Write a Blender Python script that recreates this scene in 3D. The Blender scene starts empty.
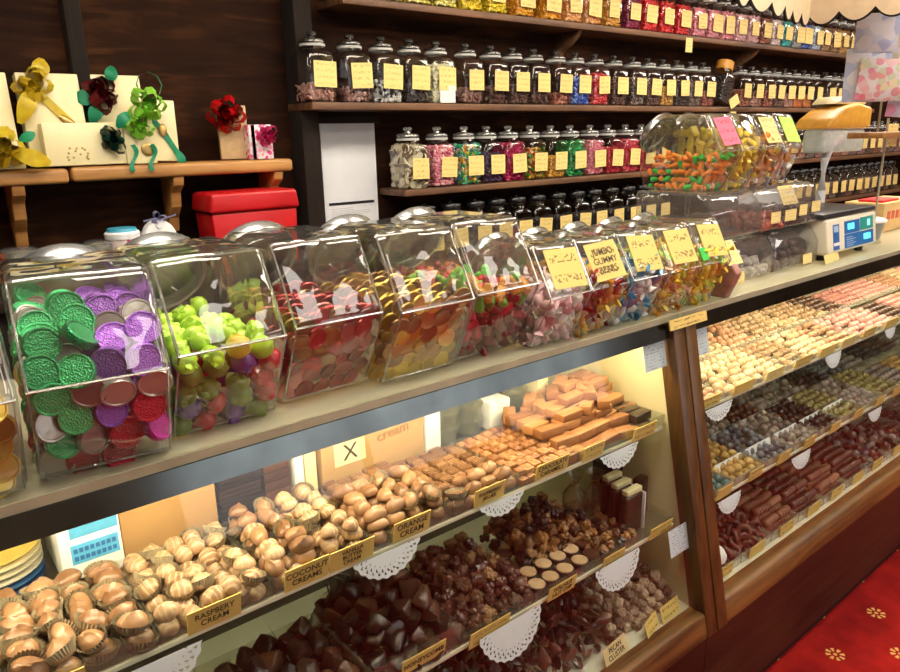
import bpy, bmesh, math, random
from mathutils import Vector, Matrix, Euler
R = random.Random(11)
PI = math.pi
sc = bpy.context.scene
COL = sc.collection

# ------------------------------------------------------------------ camera
def setup_camera():
    c = (450.0, 336.0)
    r = Vector((1370 - c[0], 115 - c[1])); l = Vector((-150 - c[0], 150 - c[1]))
    f = math.sqrt(-(r.x * l.x + r.y * l.y))
    X = Vector((r.x, r.y, f)).normalized(); Y = Vector((l.x, l.y, f)).normalized()
    Z = X.cross(Y)
    if Z.y > 0: Z = -Z
    m = Matrix(((X.x, -X.y, -X.z, 0), (Y.x, -Y.y, -Y.z, 0), (Z.x, -Z.y, -Z.z, 1.6), (0, 0, 0, 1)))
    cd = bpy.data.cameras.new('camera'); cd.sensor_width = 36; cd.sensor_fit = 'HORIZONTAL'
    cd.lens = f / 900 * 36; cd.clip_start = .02
    o = bpy.data.objects.new('camera', cd); COL.objects.link(o); o.matrix_world = m
    sc.camera = o
setup_camera()

# ------------------------------------------------------------------ materials
MATS = {}
def nmat(name):
    m = bpy.data.materials.new(name); m.use_nodes = True
    nt = m.node_tree; b = nt.nodes['Principled BSDF']
    MATS[name] = m
    return m, nt, b
def N(nt, t, **k):
    n = nt.nodes.new(t)
    for a, v in k.items(): setattr(n, a, v)
    return n
def ramp(nt, stops, interp='LINEAR'):
    n = nt.nodes.new('ShaderNodeValToRGB'); cr = n.color_ramp; cr.interpolation = interp
    while len(cr.elements) < len(stops): cr.elements.new(.5)
    for e, (p, c) in zip(cr.elements, stops):
        e.position = p; e.color = (*c, 1) if len(c) == 3 else c
    return n
def plain(name, col, rough=.5, metal=0, var=.12, scale=40, bump=0, spec=.5, coat=0):
    """colour with gentle noise variation"""
    m, nt, b = nmat(name)
    tc = N(nt, 'ShaderNodeTexCoord'); nz = N(nt, 'ShaderNodeTexNoise'); nz.inputs['Scale'].default_value = scale
    nz.inputs['Detail'].default_value = 3
    nt.links.new(tc.outputs['Object'], nz.inputs['Vector'])
    lo = tuple(max(0, c * (1 - var)) for c in col); hi = tuple(min(1, c * (1 + var)) for c in col)
    rp = ramp(nt, [(.3, lo), (.7, hi)]); nt.links.new(nz.outputs['Fac'], rp.inputs['Fac'])
    nt.links.new(rp.outputs['Color'], b.inputs['Base Color'])
    b.inputs['Roughness'].default_value = rough; b.inputs['Metallic'].default_value = metal
    b.inputs['Specular IOR Level'].default_value = spec; b.inputs['Coat Weight'].default_value = coat
    if bump:
        bp = N(nt, 'ShaderNodeBump'); bp.inputs['Strength'].default_value = bump; bp.inputs['Distance'].default_value = .01
        nt.links.new(nz.outputs['Fac'], bp.inputs['Height']); nt.links.new(bp.outputs['Normal'], b.inputs['Normal'])
    return m
def wood(name, a, bcol, scale=3, axis='X', rough=.5, stretch=14):
    m, nt, b = nmat(name)
    tc = N(nt, 'ShaderNodeTexCoord'); mp = N(nt, 'ShaderNodeMapping')
    s = [stretch, stretch, stretch]; s['XYZ'.index(axis)] = 1
    mp.inputs['Scale'].default_value = s
    nz = N(nt, 'ShaderNodeTexNoise'); nz.inputs['Scale'].default_value = scale; nz.inputs['Detail'].default_value = 6
    nz.inputs['Distortion'].default_value = .6
    n2 = N(nt, 'ShaderNodeTexNoise'); n2.inputs['Scale'].default_value = 2.2; n2.inputs['Detail'].default_value = 4
    nt.links.new(tc.outputs['Object'], mp.inputs['Vector']); nt.links.new(mp.outputs['Vector'], nz.inputs['Vector'])
    nt.links.new(tc.outputs['Object'], n2.inputs['Vector'])
    ad = N(nt, 'ShaderNodeMath', operation='MULTIPLY_ADD'); ad.inputs[1].default_value = .5
    nt.links.new(nz.outputs['Fac'], ad.inputs[0])
    hf = N(nt, 'ShaderNodeMath', operation='MULTIPLY'); hf.inputs[1].default_value = .5
    nt.links.new(n2.outputs['Fac'], hf.inputs[0]); nt.links.new(hf.outputs[0], ad.inputs[2])
    rp = ramp(nt, [(.36, a), (.62, bcol)]); nt.links.new(ad.outputs[0], rp.inputs['Fac'])
    nt.links.new(rp.outputs['Color'], b.inputs['Base Color']); b.inputs['Roughness'].default_value = rough
    bp = N(nt, 'ShaderNodeBump'); bp.inputs['Strength'].default_value = .25; bp.inputs['Distance'].default_value = .004
    nt.links.new(nz.outputs['Fac'], bp.inputs['Height']); nt.links.new(bp.outputs['Normal'], b.inputs['Normal'])
    return m
def thin(name, tint=(.97, .98, .96), base=.05, edge=.75, power=3.2, rough=.03, milk=0.0, milkcol=(.8, .8, .76), bump=0):
    """clear sheet or moulding: see-through, reflecting more at a glancing angle"""
    m, nt, b = nmat(name); nt.nodes.remove(b); out = nt.nodes['Material Output']
    lw = N(nt, 'ShaderNodeLayerWeight'); lw.inputs['Blend'].default_value = .5
    pw = N(nt, 'ShaderNodeMath', operation='POWER'); pw.inputs[1].default_value = power
    ma = N(nt, 'ShaderNodeMath', operation='MULTIPLY_ADD', use_clamp=True); ma.inputs[1].default_value = edge; ma.inputs[2].default_value = base
    tr = N(nt, 'ShaderNodeBsdfTransparent'); tr.inputs['Color'].default_value = (*tint, 1)
    gl = N(nt, 'ShaderNodeBsdfGlossy'); gl.inputs['Roughness'].default_value = rough
    mx = N(nt, 'ShaderNodeMixShader')
    L = nt.links.new
    L(lw.outputs['Facing'], pw.inputs[0]); L(pw.outputs[0], ma.inputs[0]); L(ma.outputs[0], mx.inputs['Fac'])
    L(tr.outputs[0], mx.inputs[1]); L(gl.outputs[0], mx.inputs[2])
    last = mx
    if milk:
        df = N(nt, 'ShaderNodeBsdfDiffuse'); df.inputs['Color'].default_value = (*milkcol, 1)
        m2 = N(nt, 'ShaderNodeMixShader'); m2.inputs['Fac'].default_value = milk
        L(mx.outputs[0], m2.inputs[1]); L(df.outputs[0], m2.inputs[2]); last = m2
    if bump:
        tc = N(nt, 'ShaderNodeTexCoord'); nz = N(nt, 'ShaderNodeTexNoise'); nz.inputs['Scale'].default_value = 7
        bp = N(nt, 'ShaderNodeBump'); bp.inputs['Strength'].default_value = bump; bp.inputs['Distance'].default_value = .02
        L(tc.outputs['Object'], nz.inputs['Vector']); L(nz.outputs['Fac'], bp.inputs['Height']); L(bp.outputs['Normal'], gl.inputs['Normal'])
    L(last.outputs[0], out.inputs['Surface'])
    return m
def palette(name, cols, rough=.35, spec=.5, coat=0, metal=0, emit=0):
    """every loose piece of the mesh takes its own colour from the palette"""
    m, nt, b = nmat(name)
    g = N(nt, 'ShaderNodeNewGeometry')
    rp = ramp(nt, [(i / len(cols), c) for i, c in enumerate(cols)], 'CONSTANT')
    nt.links.new(g.outputs['Random Per Island'], rp.inputs['Fac']); nt.links.new(rp.outputs['Color'], b.inputs['Base Color'])
    b.inputs['Roughness'].default_value = rough; b.inputs['Specular IOR Level'].default_value = spec
    b.inputs['Coat Weight'].default_value = coat; b.inputs['Metallic'].default_value = metal
    return m
def choc(name, a, bcol, rough=.38, scale=60, coat=0, bump=.15, drizzle=None):
    """chocolate: tone differs from piece to piece and over each piece"""
    m, nt, b = nmat(name)
    oi = N(nt, 'ShaderNodeObjectInfo'); tc = N(nt, 'ShaderNodeTexCoord')
    nz = N(nt, 'ShaderNodeTexNoise'); nz.inputs['Scale'].default_value = scale; nz.inputs['Detail'].default_value = 4
    nt.links.new(tc.outputs['Object'], nz.inputs['Vector'])
    ad = N(nt, 'ShaderNodeMath', operation='MULTIPLY_ADD'); ad.inputs[1].default_value = .45
    nt.links.new(oi.outputs['Random'], ad.inputs[0])
    hf = N(nt, 'ShaderNodeMath', operation='MULTIPLY'); hf.inputs[1].default_value = .55
    nt.links.new(nz.outputs['Fac'], hf.inputs[0]); nt.links.new(hf.outputs[0], ad.inputs[2])
    rp = ramp(nt, [(.2, a), (.8, bcol)]); nt.links.new(ad.outputs[0], rp.inputs['Fac'])
    nt.links.new(rp.outputs['Color'], b.inputs['Base Color'])
    if drizzle:
        wv = N(nt, 'ShaderNodeTexWave'); wv.inputs['Scale'].default_value = 38; wv.inputs['Distortion'].default_value = 2.5; wv.inputs['Detail'].default_value = 1
        nt.links.new(tc.outputs['Object'], wv.inputs['Vector'])
        gt = ramp(nt, [(.72, (0, 0, 0)), (.84, (1, 1, 1))]); nt.links.new(wv.outputs['Fac'], gt.inputs['Fac'])
        mx = N(nt, 'ShaderNodeMix', data_type='RGBA'); nt.links.new(gt.outputs['Color'], mx.inputs['Factor']); nt.links.new(rp.outputs['Color'], mx.inputs['A']); mx.inputs['B'].default_value = (*drizzle, 1)
        nt.links.new(mx.outputs['Result'], b.inputs['Base Color'])
    b.inputs['Roughness'].default_value = rough; b.inputs['Coat Weight'].default_value = coat
    bp = N(nt, 'ShaderNodeBump'); bp.inputs['Strength'].default_value = bump; bp.inputs['Distance'].default_value = .004
    nt.links.new(nz.outputs['Fac'], bp.inputs['Height']); nt.links.new(bp.outputs['Normal'], b.inputs['Normal'])
    return m
def paper_label(name, col, ink=(.16, .10, .03), lines=3, amount=.8, axis=2):
    """hand-lettered card: rows of unreadable pen strokes"""
    m, nt, b = nmat(name)
    L = nt.links.new
    tc = N(nt, 'ShaderNodeTexCoord'); sp = N(nt, 'ShaderNodeSeparateXYZ'); L(tc.outputs['Generated'], sp.inputs[0])
    oi = N(nt, 'ShaderNodeObjectInfo')
    v = N(nt, 'ShaderNodeMath', operation='MULTIPLY'); v.inputs[1].default_value = lines
    L(sp.outputs['XYZ'[axis]], v.inputs[0])
    fr = N(nt, 'ShaderNodeMath', operation='FRACT'); L(v.outputs[0], fr.inputs[0])
    d = N(nt, 'ShaderNodeMath', operation='SUBTRACT'); d.inputs[1].default_value = .5; L(fr.outputs[0], d.inputs[0])
    ab = N(nt, 'ShaderNodeMath', operation='ABSOLUTE'); L(d.outputs[0], ab.inputs[0])
    lt = N(nt, 'ShaderNodeMath', operation='LESS_THAN'); lt.inputs[1].default_value = .2; L(ab.outputs[0], lt.inputs[0])
    nz = N(nt, 'ShaderNodeTexNoise', noise_dimensions='4D'); nz.inputs['Scale'].default_value = 13; nz.inputs['Detail'].default_value = 1
    wv = N(nt, 'ShaderNodeMath', operation='MULTIPLY'); wv.inputs[1].default_value = 40; L(oi.outputs['Random'], wv.inputs[0])
    L(tc.outputs['Generated'], nz.inputs['Vector']); L(wv.outputs[0], nz.inputs['W'])
    gt = N(nt, 'ShaderNodeMath', operation='GREATER_THAN'); gt.inputs[1].default_value = .53; L(nz.outputs['Fac'], gt.inputs[0])
    mg = N(nt, 'ShaderNodeMath', operation='ABSOLUTE')
    x1 = N(nt, 'ShaderNodeMath', operation='SUBTRACT'); x1.inputs[1].default_value = .5; L(sp.outputs['X'], x1.inputs[0]); L(x1.outputs[0], mg.inputs[0])
    ml = N(nt, 'ShaderNodeMath', operation='LESS_THAN'); ml.inputs[1].default_value = .4; L(mg.outputs[0], ml.inputs[0])
    p1 = N(nt, 'ShaderNodeMath', operation='MULTIPLY'); L(lt.outputs[0], p1.inputs[0]); L(gt.outputs[0], p1.inputs[1])
    p2 = N(nt, 'ShaderNodeMath', operation='MULTIPLY'); L(p1.outputs[0], p2.inputs[0]); L(ml.outputs[0], p2.inputs[1])
    p3 = N(nt, 'ShaderNodeMath', operation='MULTIPLY'); p3.inputs[1].default_value = amount; L(p2.outputs[0], p3.inputs[0])
    mx = N(nt, 'ShaderNodeMix', data_type='RGBA'); mx.inputs['A'].default_value = (*col, 1); mx.inputs['B'].default_value = (*ink, 1)
    L(p3.outputs[0], mx.inputs['Factor']); L(mx.outputs['Result'], b.inputs['Base Color'])
    b.inputs['Roughness'].default_value = .6
    return m
def emissive(name, col, s):
    m, nt, b = nmat(name)
    b.inputs['Base Color'].default_value = (*col, 1)
    b.inputs['Emission Color'].default_value = (*col, 1); b.inputs['Emission Strength'].default_value = s
    return m

def wall_wood():
    m, nt, b = nmat('dark_panelling'); L = nt.links.new
    tc = N(nt, 'ShaderNodeTexCoord'); mp = N(nt, 'ShaderNodeMapping'); mp.inputs['Scale'].default_value = (1.2, 1, 9)
    nz = N(nt, 'ShaderNodeTexNoise'); nz.inputs['Scale'].default_value = 2.5; nz.inputs['Detail'].default_value = 8; nz.inputs['Distortion'].default_value = 1
    L(tc.outputs['Object'], mp.inputs['Vector']); L(mp.outputs['Vector'], nz.inputs['Vector'])
    bn = N(nt, 'ShaderNodeTexNoise'); bn.inputs['Scale'].default_value = 3.2; bn.inputs['Detail'].default_value = 5
    L(tc.outputs['Object'], bn.inputs['Vector'])
    rp = ramp(nt, [(.3, (.006, .0018, .0008)), (.52, (.025, .008, .0026)), (.75, (.095, .035, .010))])
    mu = N(nt, 'ShaderNodeMath', operation='MULTIPLY_ADD'); mu.inputs[1].default_value = .5
    h = N(nt, 'ShaderNodeMath', operation='MULTIPLY'); h.inputs[1].default_value = .5
    L(bn.outputs['Fac'], h.inputs[0]); L(nz.outputs['Fac'], mu.inputs[0]); L(h.outputs[0], mu.inputs[2])
    L(mu.outputs[0], rp.inputs['Fac']); L(rp.outputs['Color'], b.inputs['Base Color'])
    b.inputs['Roughness'].default_value = .75; b.inputs['Specular IOR Level'].default_value = .12
    bp = N(nt, 'ShaderNodeBump'); bp.inputs['Strength'].default_value = .35; bp.inputs['Distance'].default_value = .006
    L(nz.outputs['Fac'], bp.inputs['Height']); L(bp.outputs['Normal'], b.inputs['Normal'])
    return m
def carpet_mat():
    """red carpet, little gold eight-dot flowers in a half-drop repeat"""
    m, nt, b = nmat('red_carpet'); L = nt.links.new
    tc = N(nt, 'ShaderNodeTexCoord'); sp = N(nt, 'ShaderNodeSeparateXYZ'); L(tc.outputs['Object'], sp.inputs[0])
    def M(op, a, bb=None, cc=None):
        n = N(nt, 'ShaderNodeMath', operation=op)
        for i, v in enumerate((a, bb, cc)):
            if v is None: continue
            if isinstance(v, (int, float)): n.inputs[i].default_value = v
            else: L(v, n.inputs[i])
        return n.outputs[0]
    def flower(ox, oy):
        px, py = .31, .26
        u = M('MULTIPLY', M('SUBTRACT', M('FRACT', M('ADD', M('DIVIDE', M('SUBTRACT', sp.outputs['X'], ox), px), 100.5)), .5), px)
        v = M('MULTIPLY', M('SUBTRACT', M('FRACT', M('ADD', M('DIVIDE', M('SUBTRACT', sp.outputs['Y'], oy), py), 100.5)), .5), py)
        r = M('SQRT', M('ADD', M('MULTIPLY', u, u), M('MULTIPLY', v, v)))
        a = M('ARCTAN2', v, u)
        pet = M('COSINE', M('MULTIPLY', a, 8))
        ring = M('MULTIPLY', M('LESS_THAN', M('ABSOLUTE', M('SUBTRACT', r, .021)), .0075), M('GREATER_THAN', pet, -.1))
        dot = M('LESS_THAN', r, .006)
        return M('MAXIMUM', ring, dot)
    fl = M('MAXIMUM', flower(2.424, .731), flower(2.424 - .155, .731 - .13))
    nz = N(nt, 'ShaderNodeTexNoise'); nz.inputs['Scale'].default_value = 260; L(tc.outputs['Object'], nz.inputs['Vector'])
    n2 = N(nt, 'ShaderNodeTexNoise'); n2.inputs['Scale'].default_value = 7; n2.inputs['Detail'].default_value = 4; L(tc.outputs['Object'], n2.inputs['Vector'])
    rp = ramp(nt, [(.3, (.17, .006, .006)), (.7, (.38, .014, .010))]); L(n2.outputs['Fac'], rp.inputs['Fac'])
    mx = N(nt, 'ShaderNodeMix', data_type='RGBA'); L(fl, mx.inputs['Factor']); L(rp.outputs['Color'], mx.inputs['A']); mx.inputs['B'].default_value = (.72, .42, .12, 1)
    L(mx.outputs['Result'], b.inputs['Base Color']); b.inputs['Roughness'].default_value = .95
    b.inputs['Specular IOR Level'].default_value = .1
    bp = N(nt, 'ShaderNodeBump'); bp.inputs['Strength'].default_value = .6; bp.inputs['Distance'].default_value = .004
    L(nz.outputs['Fac'], bp.inputs['Height']); L(bp.outputs['Normal'], b.inputs['Normal'])
    return m
def floral(name, base, cols, scale=22, th=.5):
    m, nt, b = nmat(name); L = nt.links.new
    tc = N(nt, 'ShaderNodeTexCoord'); vo = N(nt, 'ShaderNodeTexVoronoi'); vo.inputs['Scale'].default_value = scale
    L(tc.outputs['Object'], vo.inputs['Vector'])
    sp = N(nt, 'ShaderNodeSeparateColor'); L(vo.outputs['Color'], sp.inputs[0])
    rp = ramp(nt, [(i / len(cols), c) for i, c in enumerate(cols)], 'CONSTANT'); L(sp.outputs[0], rp.inputs['Fac'])
    lt = N(nt, 'ShaderNodeMath', operation='LESS_THAN'); lt.inputs[1].default_value = th; L(vo.outputs['Distance'], lt.inputs[0])
    mx = N(nt, 'ShaderNodeMix', data_type='RGBA'); L(lt.outputs[0], mx.inputs['Factor']); mx.inputs['A'].default_value = (*base, 1)
    L(rp.outputs['Color'], mx.inputs['B']); L(mx.outputs['Result'], b.inputs['Base Color'])
    b.inputs['Roughness'].default_value = .3
    return m

m_wall = wall_wood(); m_carpet = carpet_mat()
m_post = wood('dark_post_wood', (.005, .0022, .001), (.016, .007, .0025), axis='Z', rough=.9)
m_shelf = wood('worn_shelf_wood', (.06, .026, .012), (.24, .115, .052), axis='X', rough=.5)
m_pine = wood('pine_shelf_wood', (.30, .13, .035), (.58, .30, .09), axis='X', rough=.4)
m_case = wood('case_oak', (.06, .026, .007), (.26, .12, .028), axis='X', rough=.4, scale=4)
m_casep = wood('case_oak_upright', (.012, .006, .002), (.13, .06, .015), axis='Z', rough=.35, scale=4)
m_base = wood('case_base_panel', (.012, .0045, .002), (.065, .024, .009), axis='X', rough=.45)
m_black = plain('black_recess', (.006, .005, .005), .6)
m_lampw = plain('lamp_housing', (.80, .74, .55), .4, var=.03)
m_cream = plain('cream_paint', (.82, .72, .42), .5, var=.05, scale=6)
m_floorc = plain('cream_case_floor', (.80, .76, .60), .35, var=.05, scale=8)
m_ceiling = plain('ceiling_paint', (.75, .70, .6), .8, var=.04, scale=3)
m_plaster = plain('front_wall_paint', (.30, .22, .14), .8, var=.1, scale=3)
m_header = plain('dark_mirror_strip', (.13, .15, .15), .16, 1, .35, 7)
m_steel = plain('steel_angle', (.46, .43, .28), .4, .3, .15, 15)
m_glass = thin('pane_glass', (.97, .99, .97), .03, .5, 4)
m_top = thin('counter_glass', (.93, .97, .90), .09, .6, 3, milk=.30, milkcol=(.90, .84, .60))
m_sheet = thin('shelf_glass', (.95, .97, .93), .04, .6, 3, milk=.02)
m_acry = thin('tray_acrylic', (.96, .97, .94), .05, .6, 2.4, .08, milk=.035, milkcol=(.85, .85, .75))
m_jar = thin('clear_jar_plastic', (.965, .975, .95), .10, 1.0, 3.4, .03, milk=.018, milkcol=(.8, .8, .74), bump=1.0)
m_edgeglint = thin('plastic_edge_glint', (.9, .92, .86), .38, .6, 1.5, .08, milk=.22, milkcol=(.85, .85, .78))  # milky bright plastic imitating light caught on the jar edges
m_bin = thin('clear_bin_plastic', (.965, .97, .96), .07, .9, 2.6, .05, milk=.045, milkcol=(.85, .85, .82), bump=.2)
m_sj = thin('sweet_jar_glass', (.96, .96, .95), .06, .8, 2.6, .03)
m_lidg = thin('jar_stopper_glass', (.30, .30, .29), .16, .7, 2, .06, milk=.05, milkcol=(.4, .4, .38))
m_lidc = thin('clear_stopper_glass', (.70, .71, .69), .2, .7, 2, .06, milk=.16, milkcol=(.6, .6, .58))
m_lidk = plain('black_jar_lid', (.008, .008, .009), .2, coat=.2)
m_band = plain('pale_jar_rim', (.62, .63, .60), .3)
m_silver = plain('silver_jar_lid', (.50, .52, .52), .22, .85, .15, 20)
m_card = plain('yellow_card', (.80, .58, .16), .6, var=.06)
m_ink = plain('dark_ink', (.05, .035, .012), .6)
m_label = paper_label('yellow_jar_label', (.92, .72, .26), (.40, .28, .08), 4, .5)
m_label2 = paper_label('bright_label', (.9, .72, .28), (.30, .24, .08), 4, .6)
m_pinkl = paper_label('pink_label', (.95, .16, .25), (.3, .02, .05))
m_greenl = paper_label('lime_label', (.55, .95, .12), (.2, .45, .05), amount=.3)
m_cardl = paper_label('scrawled_price_card', (.82, .60, .17), (.16, .10, .02), 2, .8)
m_notice = paper_label('price_notice', (.72, .80, .88), (.2, .25, .35), 9, .7)
m_white = plain('white_paper', (.85, .86, .85), .7, var=.03)
m_doily = plain('doily_paper', (.82, .86, .90), .8, var=.03)
m_kraft = plain('cardboard', (.44, .26, .11), .75, var=.08, scale=14)
m_blue = plain('blue_print', (.10, .42, .72), .5)
m_redbox = plain('red_plastic', (.55, .008, .012), .35, var=.15, scale=6)
m_gift = plain('cream_gift_card', (.85, .75, .42), .35, var=.06, scale=9)
m_case_paper = plain('pleated_paper', (.30, .25, .16), .75, var=.3, scale=90)

# ------------------------------------------------------------------ mesh builder
class B:
    def __init__(s): s.bm = bmesh.new()
    def _merge(s, t, M=None):
        if M is not None: bmesh.ops.transform(t, matrix=M, verts=t.verts)
        me = bpy.data.meshes.new('t'); t.to_mesh(me); t.free(); s.bm.from_mesh(me); bpy.data.meshes.remove(me); return s
    def box(s, x0, x1, y0, y1, z0, z1, bev=0, seg=2, M=None):
        t = bmesh.new(); bmesh.ops.create_cube(t, size=1)
        for v in t.verts: v.co = Vector((x0 + (v.co.x + .5) * (x1 - x0), y0 + (v.co.y + .5) * (y1 - y0), z0 + (v.co.z + .5) * (z1 - z0)))
        if bev: bmesh.ops.bevel(t, geom=list(t.edges), offset=bev, segments=seg, profile=.5, affect='EDGES')
        return s._merge(t, M)
    def prism(s, poly, x0, x1, axis='X', bev=0, seg=2, M=None):
        """2-D outline pushed along an axis (X: outline is y,z; Y: x,z; Z: x,y)"""
        t = bmesh.new()
        def P(a, b, h): return {'X': (h, a, b), 'Y': (a, h, b), 'Z': (a, b, h)}[axis]
        v0 = [t.verts.new(P(a, b, x0)) for a, b in poly]; v1 = [t.verts.new(P(a, b, x1)) for a, b in poly]
        n = len(poly)
        t.faces.new(v0); t.faces.new(v1[::-1])
        for i in range(n): t.faces.new((v0[i], v1[i], v1[(i + 1) % n], v0[(i + 1) % n]))
        bmesh.ops.recalc_face_normals(t, faces=t.faces)
        if bev: bmesh.ops.bevel(t, geom=list(t.edges), offset=bev, segments=seg, profile=.5, affect='EDGES')
        return s._merge(t, M)
    def loft(s, rings, cap=(True, True), M=None):
        t = bmesh.new(); vs = [[t.verts.new(p) for p in r] for r in rings]; n = len(rings[0])
        for a, b in zip(vs, vs[1:]):
            for i in range(n): t.faces.new((a[i], a[(i + 1) % n], b[(i + 1) % n], b[i]))
        if cap[0]: t.faces.new(vs[0][::-1])
        if cap[1]: t.faces.new(vs[-1])
        bmesh.ops.recalc_face_normals(t, faces=t.faces)
        return s._merge(t, M)
    def lathe(s, prof, n=20, cap=(True, True), M=None):
        return s.loft([[(r * math.cos(2 * PI * i / n), r * math.sin(2 * PI * i / n), z) for i in range(n)] for r, z in prof], cap, M)
    def cyl(s, p0, p1, r0, r1=None, n=12):
        p0 = Vector(p0); p1 = Vector(p1); d = p1 - p0
        M = Matrix.Translation(p0) @ d.to_track_quat('Z', 'Y').to_matrix().to_4x4()
        return s.lathe([(r0, 0), (r0 if r1 is None else r1, d.length)], n, M=M)
    def ball(s, c, r, sub=2, M=None):
        t = bmesh.new(); bmesh.ops.create_icosphere(t, subdivisions=sub, radius=1)
        r = (r, r, r) if isinstance(r, (int, float)) else r
        for v in t.verts: v.co = Vector((c[0] + v.co.x * r[0], c[1] + v.co.y * r[1], c[2] + v.co.z * r[2]))
        return s._merge(t, M)
    def tube(s, pts, r, n=8):
        pts = [Vector(p) for p in pts]; rings = []
        for i, p in enumerate(pts):
            d = (pts[min(i + 1, len(pts) - 1)] - pts[max(i - 1, 0)]).normalized()
            q = d.to_track_quat('Z', 'Y')
            rr = r[i] if isinstance(r, (list, tuple)) else r
            rings.append([p + q @ Vector((rr * math.cos(2 * PI * k / n), rr * math.sin(2 * PI * k / n), 0)) for k in range(n)])
        return s.loft(rings)
    def strip(s, pts, w, side=(0, 0, 1), th=.0008):
        """ribbon along a path"""
        sd = Vector(side)
        t = bmesh.new(); a = []
        for i, p in enumerate(pts):
            ww = w[i] if isinstance(w, (list, tuple)) else w
            p = Vector(p); a.append((t.verts.new(p - sd * ww / 2), t.verts.new(p + sd * ww / 2)))
        for (p, q), (u, v) in zip(a, a[1:]): t.faces.new((p, q, v, u))
        bmesh.ops.solidify(t, geom=list(t.faces), thickness=th)
        return s._merge(t)
    def tf(s, fn):
        for v in s.bm.verts: v.co = Vector(fn(v.co))
        return s
    def mesh(s, name, mat, smooth=40):
        me = bpy.data.meshes.new(name); s.bm.to_mesh(me); s.bm.free()
        if mat: me.materials.append(mat)
        if smooth:
            for p in me.polygons: p.use_smooth = True
            me.set_sharp_from_angle(angle=math.radians(smooth))
        return me
    def build(s, name, mat, parent=None, loc=(0, 0, 0), rot=(0, 0, 0), smooth=40):
        return link(name, s.mesh(name, mat, smooth), parent, loc, rot)
def link(name, me, parent=None, loc=(0, 0, 0), rot=(0, 0, 0), scale=None):
    o = bpy.data.objects.new(name, me); COL.objects.link(o)
    if parent is not None: o.parent = parent
    o.location = loc; o.rotation_euler = rot
    if scale is not None: o.scale = (scale,) * 3 if isinstance(scale, (int, float)) else scale
    return o
def tag(o, label, cat, group=None, kind=None):
    o['label'] = label; o['category'] = cat
    if group: o['group'] = group
    if kind: o['kind'] = kind
    return o
def empty(name, loc, label, cat, group=None, rz=0):
    o = bpy.data.objects.new(name, None); COL.objects.link(o); o.location = loc; o.rotation_euler = (0, 0, rz)
    o.empty_display_size = .05
    return tag(o, label, cat, group)
def struct(name, b, mat, smooth=40):
    o = b.build(name, mat, smooth=smooth); o['kind'] = 'structure'; return o
def txt(body, size, mat, parent, loc, rot, name='lettering', squeeze=1):
    cu = bpy.data.curves.new('f', 'FONT'); cu.body = body; cu.size = size; cu.align_x = 'CENTER'; cu.align_y = 'CENTER'
    cu.extrude = .0003; cu.resolution_u = 3; cu.space_line = .95; cu.offset = size * .006
    o = bpy.data.objects.new('f', cu); COL.objects.link(o)
    me = bpy.data.meshes.new_from_object(o.evaluated_get(bpy.context.evaluated_depsgraph_get()))
    bpy.data.objects.remove(o); bpy.data.curves.remove(cu); me.materials.clear(); me.materials.append(mat)
    return link(name, me, parent, loc, rot, (squeeze, 1, 1))
ORD = ['', 'first', 'second', 'third', 'fourth', 'fifth', 'sixth', 'seventh', 'eighth', 'ninth', 'tenth', 'eleventh', 'twelfth', 'thirteenth',
       'fourteenth', 'fifteenth', 'sixteenth', 'seventeenth', 'eighteenth', 'nineteenth', 'twentieth']
def nth(i):
    if i <= 20: return ORD[i]
    return ('twenty' if i < 30 else 'thirty') + '-' + ORD[i % 10] if i % 10 else {30: 'thirtieth', 40: 'fortieth'}[i]
def rnd(a, b): return R.uniform(a, b)
CASE_W = (7.5, 9.5)
# ------------------------------------------------------------------ the room
struct('floor', B().box(-2, 8.5, -2.4, 2.7, -.05, 0), m_carpet)
struct('wall_back', B().box(-2.1, 8.6, 2.7, 2.8, 0, 2.6), m_wall)
struct('wall_front', B().box(-2.1, 8.6, -2.5, -2.4, 0, 2.6), m_plaster)
struct('wall_left', B().box(-2.1, -2, -2.4, 2.7, 0, 2.6), m_plaster)
struct('wall_right', B().box(8.5, 8.6, -2.4, 2.7, 0, 2.6), m_plaster)
struct('ceiling', B().box(-2.1, 8.6, -2.5, 2.8, 2.6, 2.65), m_ceiling)
struct('trim_1', B().box(1.375, 1.45, 2.60, 2.7, .9, 2.6, .004), m_post)
struct('trim_2', B().box(.60, .65, 2.64, 2.7, 1.53, 2.6, .003), m_post)
struct('trim_3', B().box(-2, 8.5, 2.66, 2.7, .0, .12), m_post)
m_pane = emissive('daylight_pane', (.88, .94, 1.0), 1.2)
w = struct('window_1', B().box(1.1, 4.9, -2.4, -2.385, .55, 2.25), m_pane)
fb = B()
for x in (1.05, 2.34, 3.62, 4.9): fb.box(x, x + .06, -2.4, -2.35, .5, 2.3)
for z in (.5, 2.25): fb.box(1.05, 4.96, -2.4, -2.35, z, z + .06)
f = struct('window_frame', fb, m_case); f.parent = w
m_fillpanel = emissive('added_fill_light', (1, .90, .76), 14.5)  # fill emission for the added aisle and counter-front panels
m_reflpanel = emissive('added_reflection_light', (1, .93, .84), 5)  # dimmer emission for added panels that the jar fronts reflect
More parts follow.
